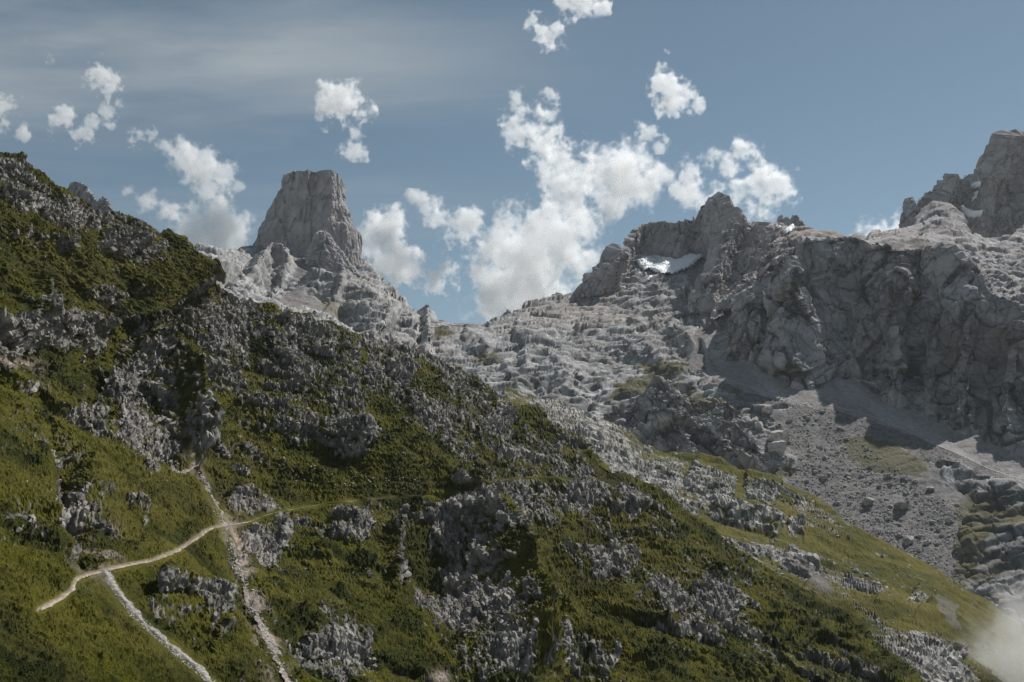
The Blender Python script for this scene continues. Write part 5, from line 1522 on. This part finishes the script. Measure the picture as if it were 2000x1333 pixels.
def vapour(name, density, aniso=0.35, color=(1, 1, 1)):
    m = bpy.data.materials.new(name); m.use_nodes = True
    t = m.node_tree; t.nodes.clear()
    v = t.nodes.new("ShaderNodeVolumePrincipled")
    v.inputs["Color"].default_value = (*color, 1); v.inputs["Density"].default_value = density; v.inputs["Anisotropy"].default_value = aniso
    o_ = t.nodes.new("ShaderNodeOutputMaterial"); t.links.new(v.outputs[0], o_.inputs["Volume"])
    return m


def vapour_body(name, blobs, dist, levels, mats, voxel, noise, off, label, depth=0.8, grow=1.0, **props):
    b = np.array(blobs, float); k = dist / F
    b[:, 2] *= grow
    pad = 1.25
    x0, x1 = (b[:, 0] - b[:, 2] * pad).min(), (b[:, 0] + b[:, 2] * pad).max()
    y0, y1 = (b[:, 1] - b[:, 2] * pad).min(), (b[:, 1] + b[:, 2] * pad).max()
    R = b[:, 2].max() * pad * depth
    xs = np.arange(x0, x1 + voxel, voxel); ys = np.arange(y0, y1 + voxel, voxel); zs = np.arange(-R, R + voxel, voxel)
    U, Vv, W = np.meshgrid(xs, ys, zs, indexing='ij')
    fld = np.full(U.shape, -9.0, f32)
    for q in b:
        x, y, r = q[:3]; w = q[3] if len(q) > 3 else 0
        d = np.sqrt((U - x) ** 2 + (Vv - y) ** 2 + (W / depth) ** 2) / r
        fld = np.maximum(fld, (1 - d) + w)
    i = (np.arange(len(xs)) + off) % _N; j = (np.arange(len(ys)) + 2 * off) % _N; l = (np.arange(len(zs)) + 3 * off) % _N
    fld = fld + noise * TILE[np.ix_(i, j, l)]
    fld[0] = fld[-1] = -1; fld[:, 0] = fld[:, -1] = -1; fld[:, :, 0] = fld[:, :, -1] = -1
    root = None
    for lv, mt in zip(levels, mats):
        V, Q = surface_net(fld - lv)
        if len(Q) < 12: continue
        px = x0 + V[:, 0] * voxel; py = y0 + V[:, 1] * voxel; pz = -R + V[:, 2] * voxel
        Pw = unproject(px, py, np.full(len(px), dist)) + np.stack([0 * pz, pz * k, 0 * pz], -1)
        if root is None:
            root = link(name, mesh_from(name, Pw, quads=Q), mt, label=label, **props)
        else:
            link("dense_heart", mesh_from("dense_heart", Pw, quads=Q), mt, parent=root)
    return root


CM = [vapour("cloud veil", 0.0013, 0.5), vapour("cloud rind", 0.0035, 0.5), vapour("cloud body", 0.0065, 0.5), vapour("cloud heart", 0.007, 0.5)]
CLOUDS = [
    ("largest white cumulus filling the notch between tower and snowy mountain", 8300, 0.17, [(1040, 540, 85), (975, 560, 66), (1110, 485, 66), (1125, 445, 55), (1060, 470, 60), (995, 428, 34), (970, 600, 46), (1145, 505, 46), (1000, 500, 66), (940, 545, 40), (1085, 420, 30), (965, 625, 30)]),
    ("round bright cumulus right of the tall broken cloud, high over the pass", 6900, 0.15, [(1222, 348, 72), (1188, 352, 52), (1262, 362, 48), (1290, 345, 28), (1185, 318, 40)]),
    ("tall broken cloud column leaning over the pass", 7400, 0.24, [(1062, 272, 46), (1022, 250, 38), (1092, 302, 50), (1132, 325, 42), (1072, 222, 34), (1072, 186, 22), (998, 262, 24), (1098, 352, 36), (1085, 385, 24), (1120, 395, 26), (1010, 185, 18)]),
    ("small hooked cloud halfway between tower and largest cumulus", 7900, 0.2, [(862, 432, 38), (902, 437, 38), (832, 412, 26), (803, 388, 18), (878, 462, 22)]),
    ("ragged cloud drifting down right of the tower", 7600, 0.24, [(742, 448, 42), (730, 480, 38), (758, 502, 40), (802, 527, 38), (842, 548, 32), (868, 520, 26), (764, 424, 22), (800, 505, 26), (762, 590, 20)]),
    ("lone torn cloud above the tower", 7900, 0.26, [(672, 204, 42), (702, 222, 30), (642, 214, 24), (690, 262, 16), (696, 290, 22)]),
    ("long white cloud sinking behind the left ridge beside the tower", 7000, 0.18, [(400, 330, 44), (362, 308, 36), (322, 286, 22), (432, 342, 28), (402, 372, 36), (420, 425, 56), (378, 432, 54), (440, 455, 60), (338, 412, 38), (288, 396, 28), (250, 372, 16), (468, 366, 15), (460, 482, 44), (390, 470, 50)]),
    ("thin torn wisp above the left ridge, upper of two", 7900, 0.3, [(185, 146, 26), (214, 172, 22), (228, 196, 16), (208, 214, 18), (203, 108, 10)]),
    ("pale wisp just above the left ridge, lower of two", 7900, 0.28, [(152, 272, 26), (122, 232, 24), (180, 240, 16), (262, 270, 20), (290, 264, 16), (220, 255, 14)]),
    ("faint wisp touching the left picture edge", 7900, 0.28, [(8, 206, 24), (44, 262, 16), (10, 240, 16), (100, 115, 14), (50, 80, 10)]),
    ("bright cumulus standing behind the double summit", 7000, 0.2, [(1482, 372, 50), (1442, 372, 44), (1522, 370, 38), (1430, 332, 34), (1382, 312, 28), (1352, 332, 28), (1462, 302, 34), (1340, 382, 30), (1470, 284, 16), (1372, 402, 24), (1470, 410, 40)]),
    ("feathery cloud high over the double summit", 7800, 0.28, [(1312, 182, 30), (1290, 162, 26), (1338, 197, 24), (1290, 130, 18), (1302, 100, 12), (1310, 212, 22), (1356, 206, 18)]),
    ("smallest puff hanging below the feathery cloud", 7800, 0.22, [(1266, 256, 24), (1288, 286, 14), (1300, 276, 10)]),
    ("curled wisp near the top edge above the pass", 7900, 0.28, [(1086, 64, 28), (1062, 56, 22), (1040, 40, 18), (1100, 86, 15)]),
    ("white puff cut by the top edge", 7900, 0.22, [(1140, 4, 36), (1100, 6, 20), (1178, 18, 16)]),
    ("low pale cloud bank peeping over the plateau beside the right massif", 7000, 0.2, [(1722, 462, 36), (1680, 470, 24), (1760, 440, 28), (1920, 318, 14), (1942, 298, 12)]),
]
for k_, (lab, dist, nz_, bl_) in enumerate(CLOUDS):
    vapour_body("cloud", bl_, dist, (-0.03, 0.12, 0.26, 0.42), CM, 3.2, nz_ * 1.6, 17 * k_ + 5, lab, depth=0.4, grow=1.02, category="cloud", group="white clouds over the mountains")
MM = [vapour("mist rind", 0.0022, 0.2, (1, .99, .985)), vapour("mist body", 0.0028, 0.2, (1, .99, .985)), vapour("mist heart", 0.004, 0.2, (1, .99, .985))]
vapour_body("mist", [(2000, 1310, 130), (2080, 1290, 170), (1930, 1350, 100), (2000, 1230, 80), (1880, 1390, 90), (2000, 1390, 150)], 520, (0.0, 0.1, 0.2, 0.3, 0.4, 0.5), [MM[0], MM[0], MM[1], MM[1], MM[2], MM[2]], 6.0, 0.14, 60, "grey mist rising from the valley into the lower right corner", kind="stuff", category="mist")

# ------------------------------------------------------------------ air
m = bpy.data.materials.new("thin valley haze"); m.use_nodes = True
t = m.node_tree; t.nodes.clear()
v = t.nodes.new("ShaderNodeVolumePrincipled")
v.inputs["Color"].default_value = (0.86, 0.93, 1.0, 1)
v.inputs["Density"].default_value = 0.00002
v.inputs["Anisotropy"].default_value = 0.25
o_ = t.nodes.new("ShaderNodeOutputMaterial"); t.links.new(v.outputs[0], o_.inputs["Volume"])
hx0, hx1, hy0, hy1, hz0, hz1 = -4700, 4700, -4700, 4700, -520, 790
HV = [(x, y, z) for x in (hx0, hx1) for y in (hy0, hy1) for z in (hz0, hz1)]
HQ = [(0, 1, 3, 2), (4, 6, 7, 5), (0, 4, 5, 1), (2, 3, 7, 6), (0, 2, 6, 4), (1, 5, 7, 3)]
hz = link("haze", mesh_from("haze", HV, quads=HQ, smooth=False), m, kind="stuff", category="haze", label="thin pale haze filling the air of the valley")
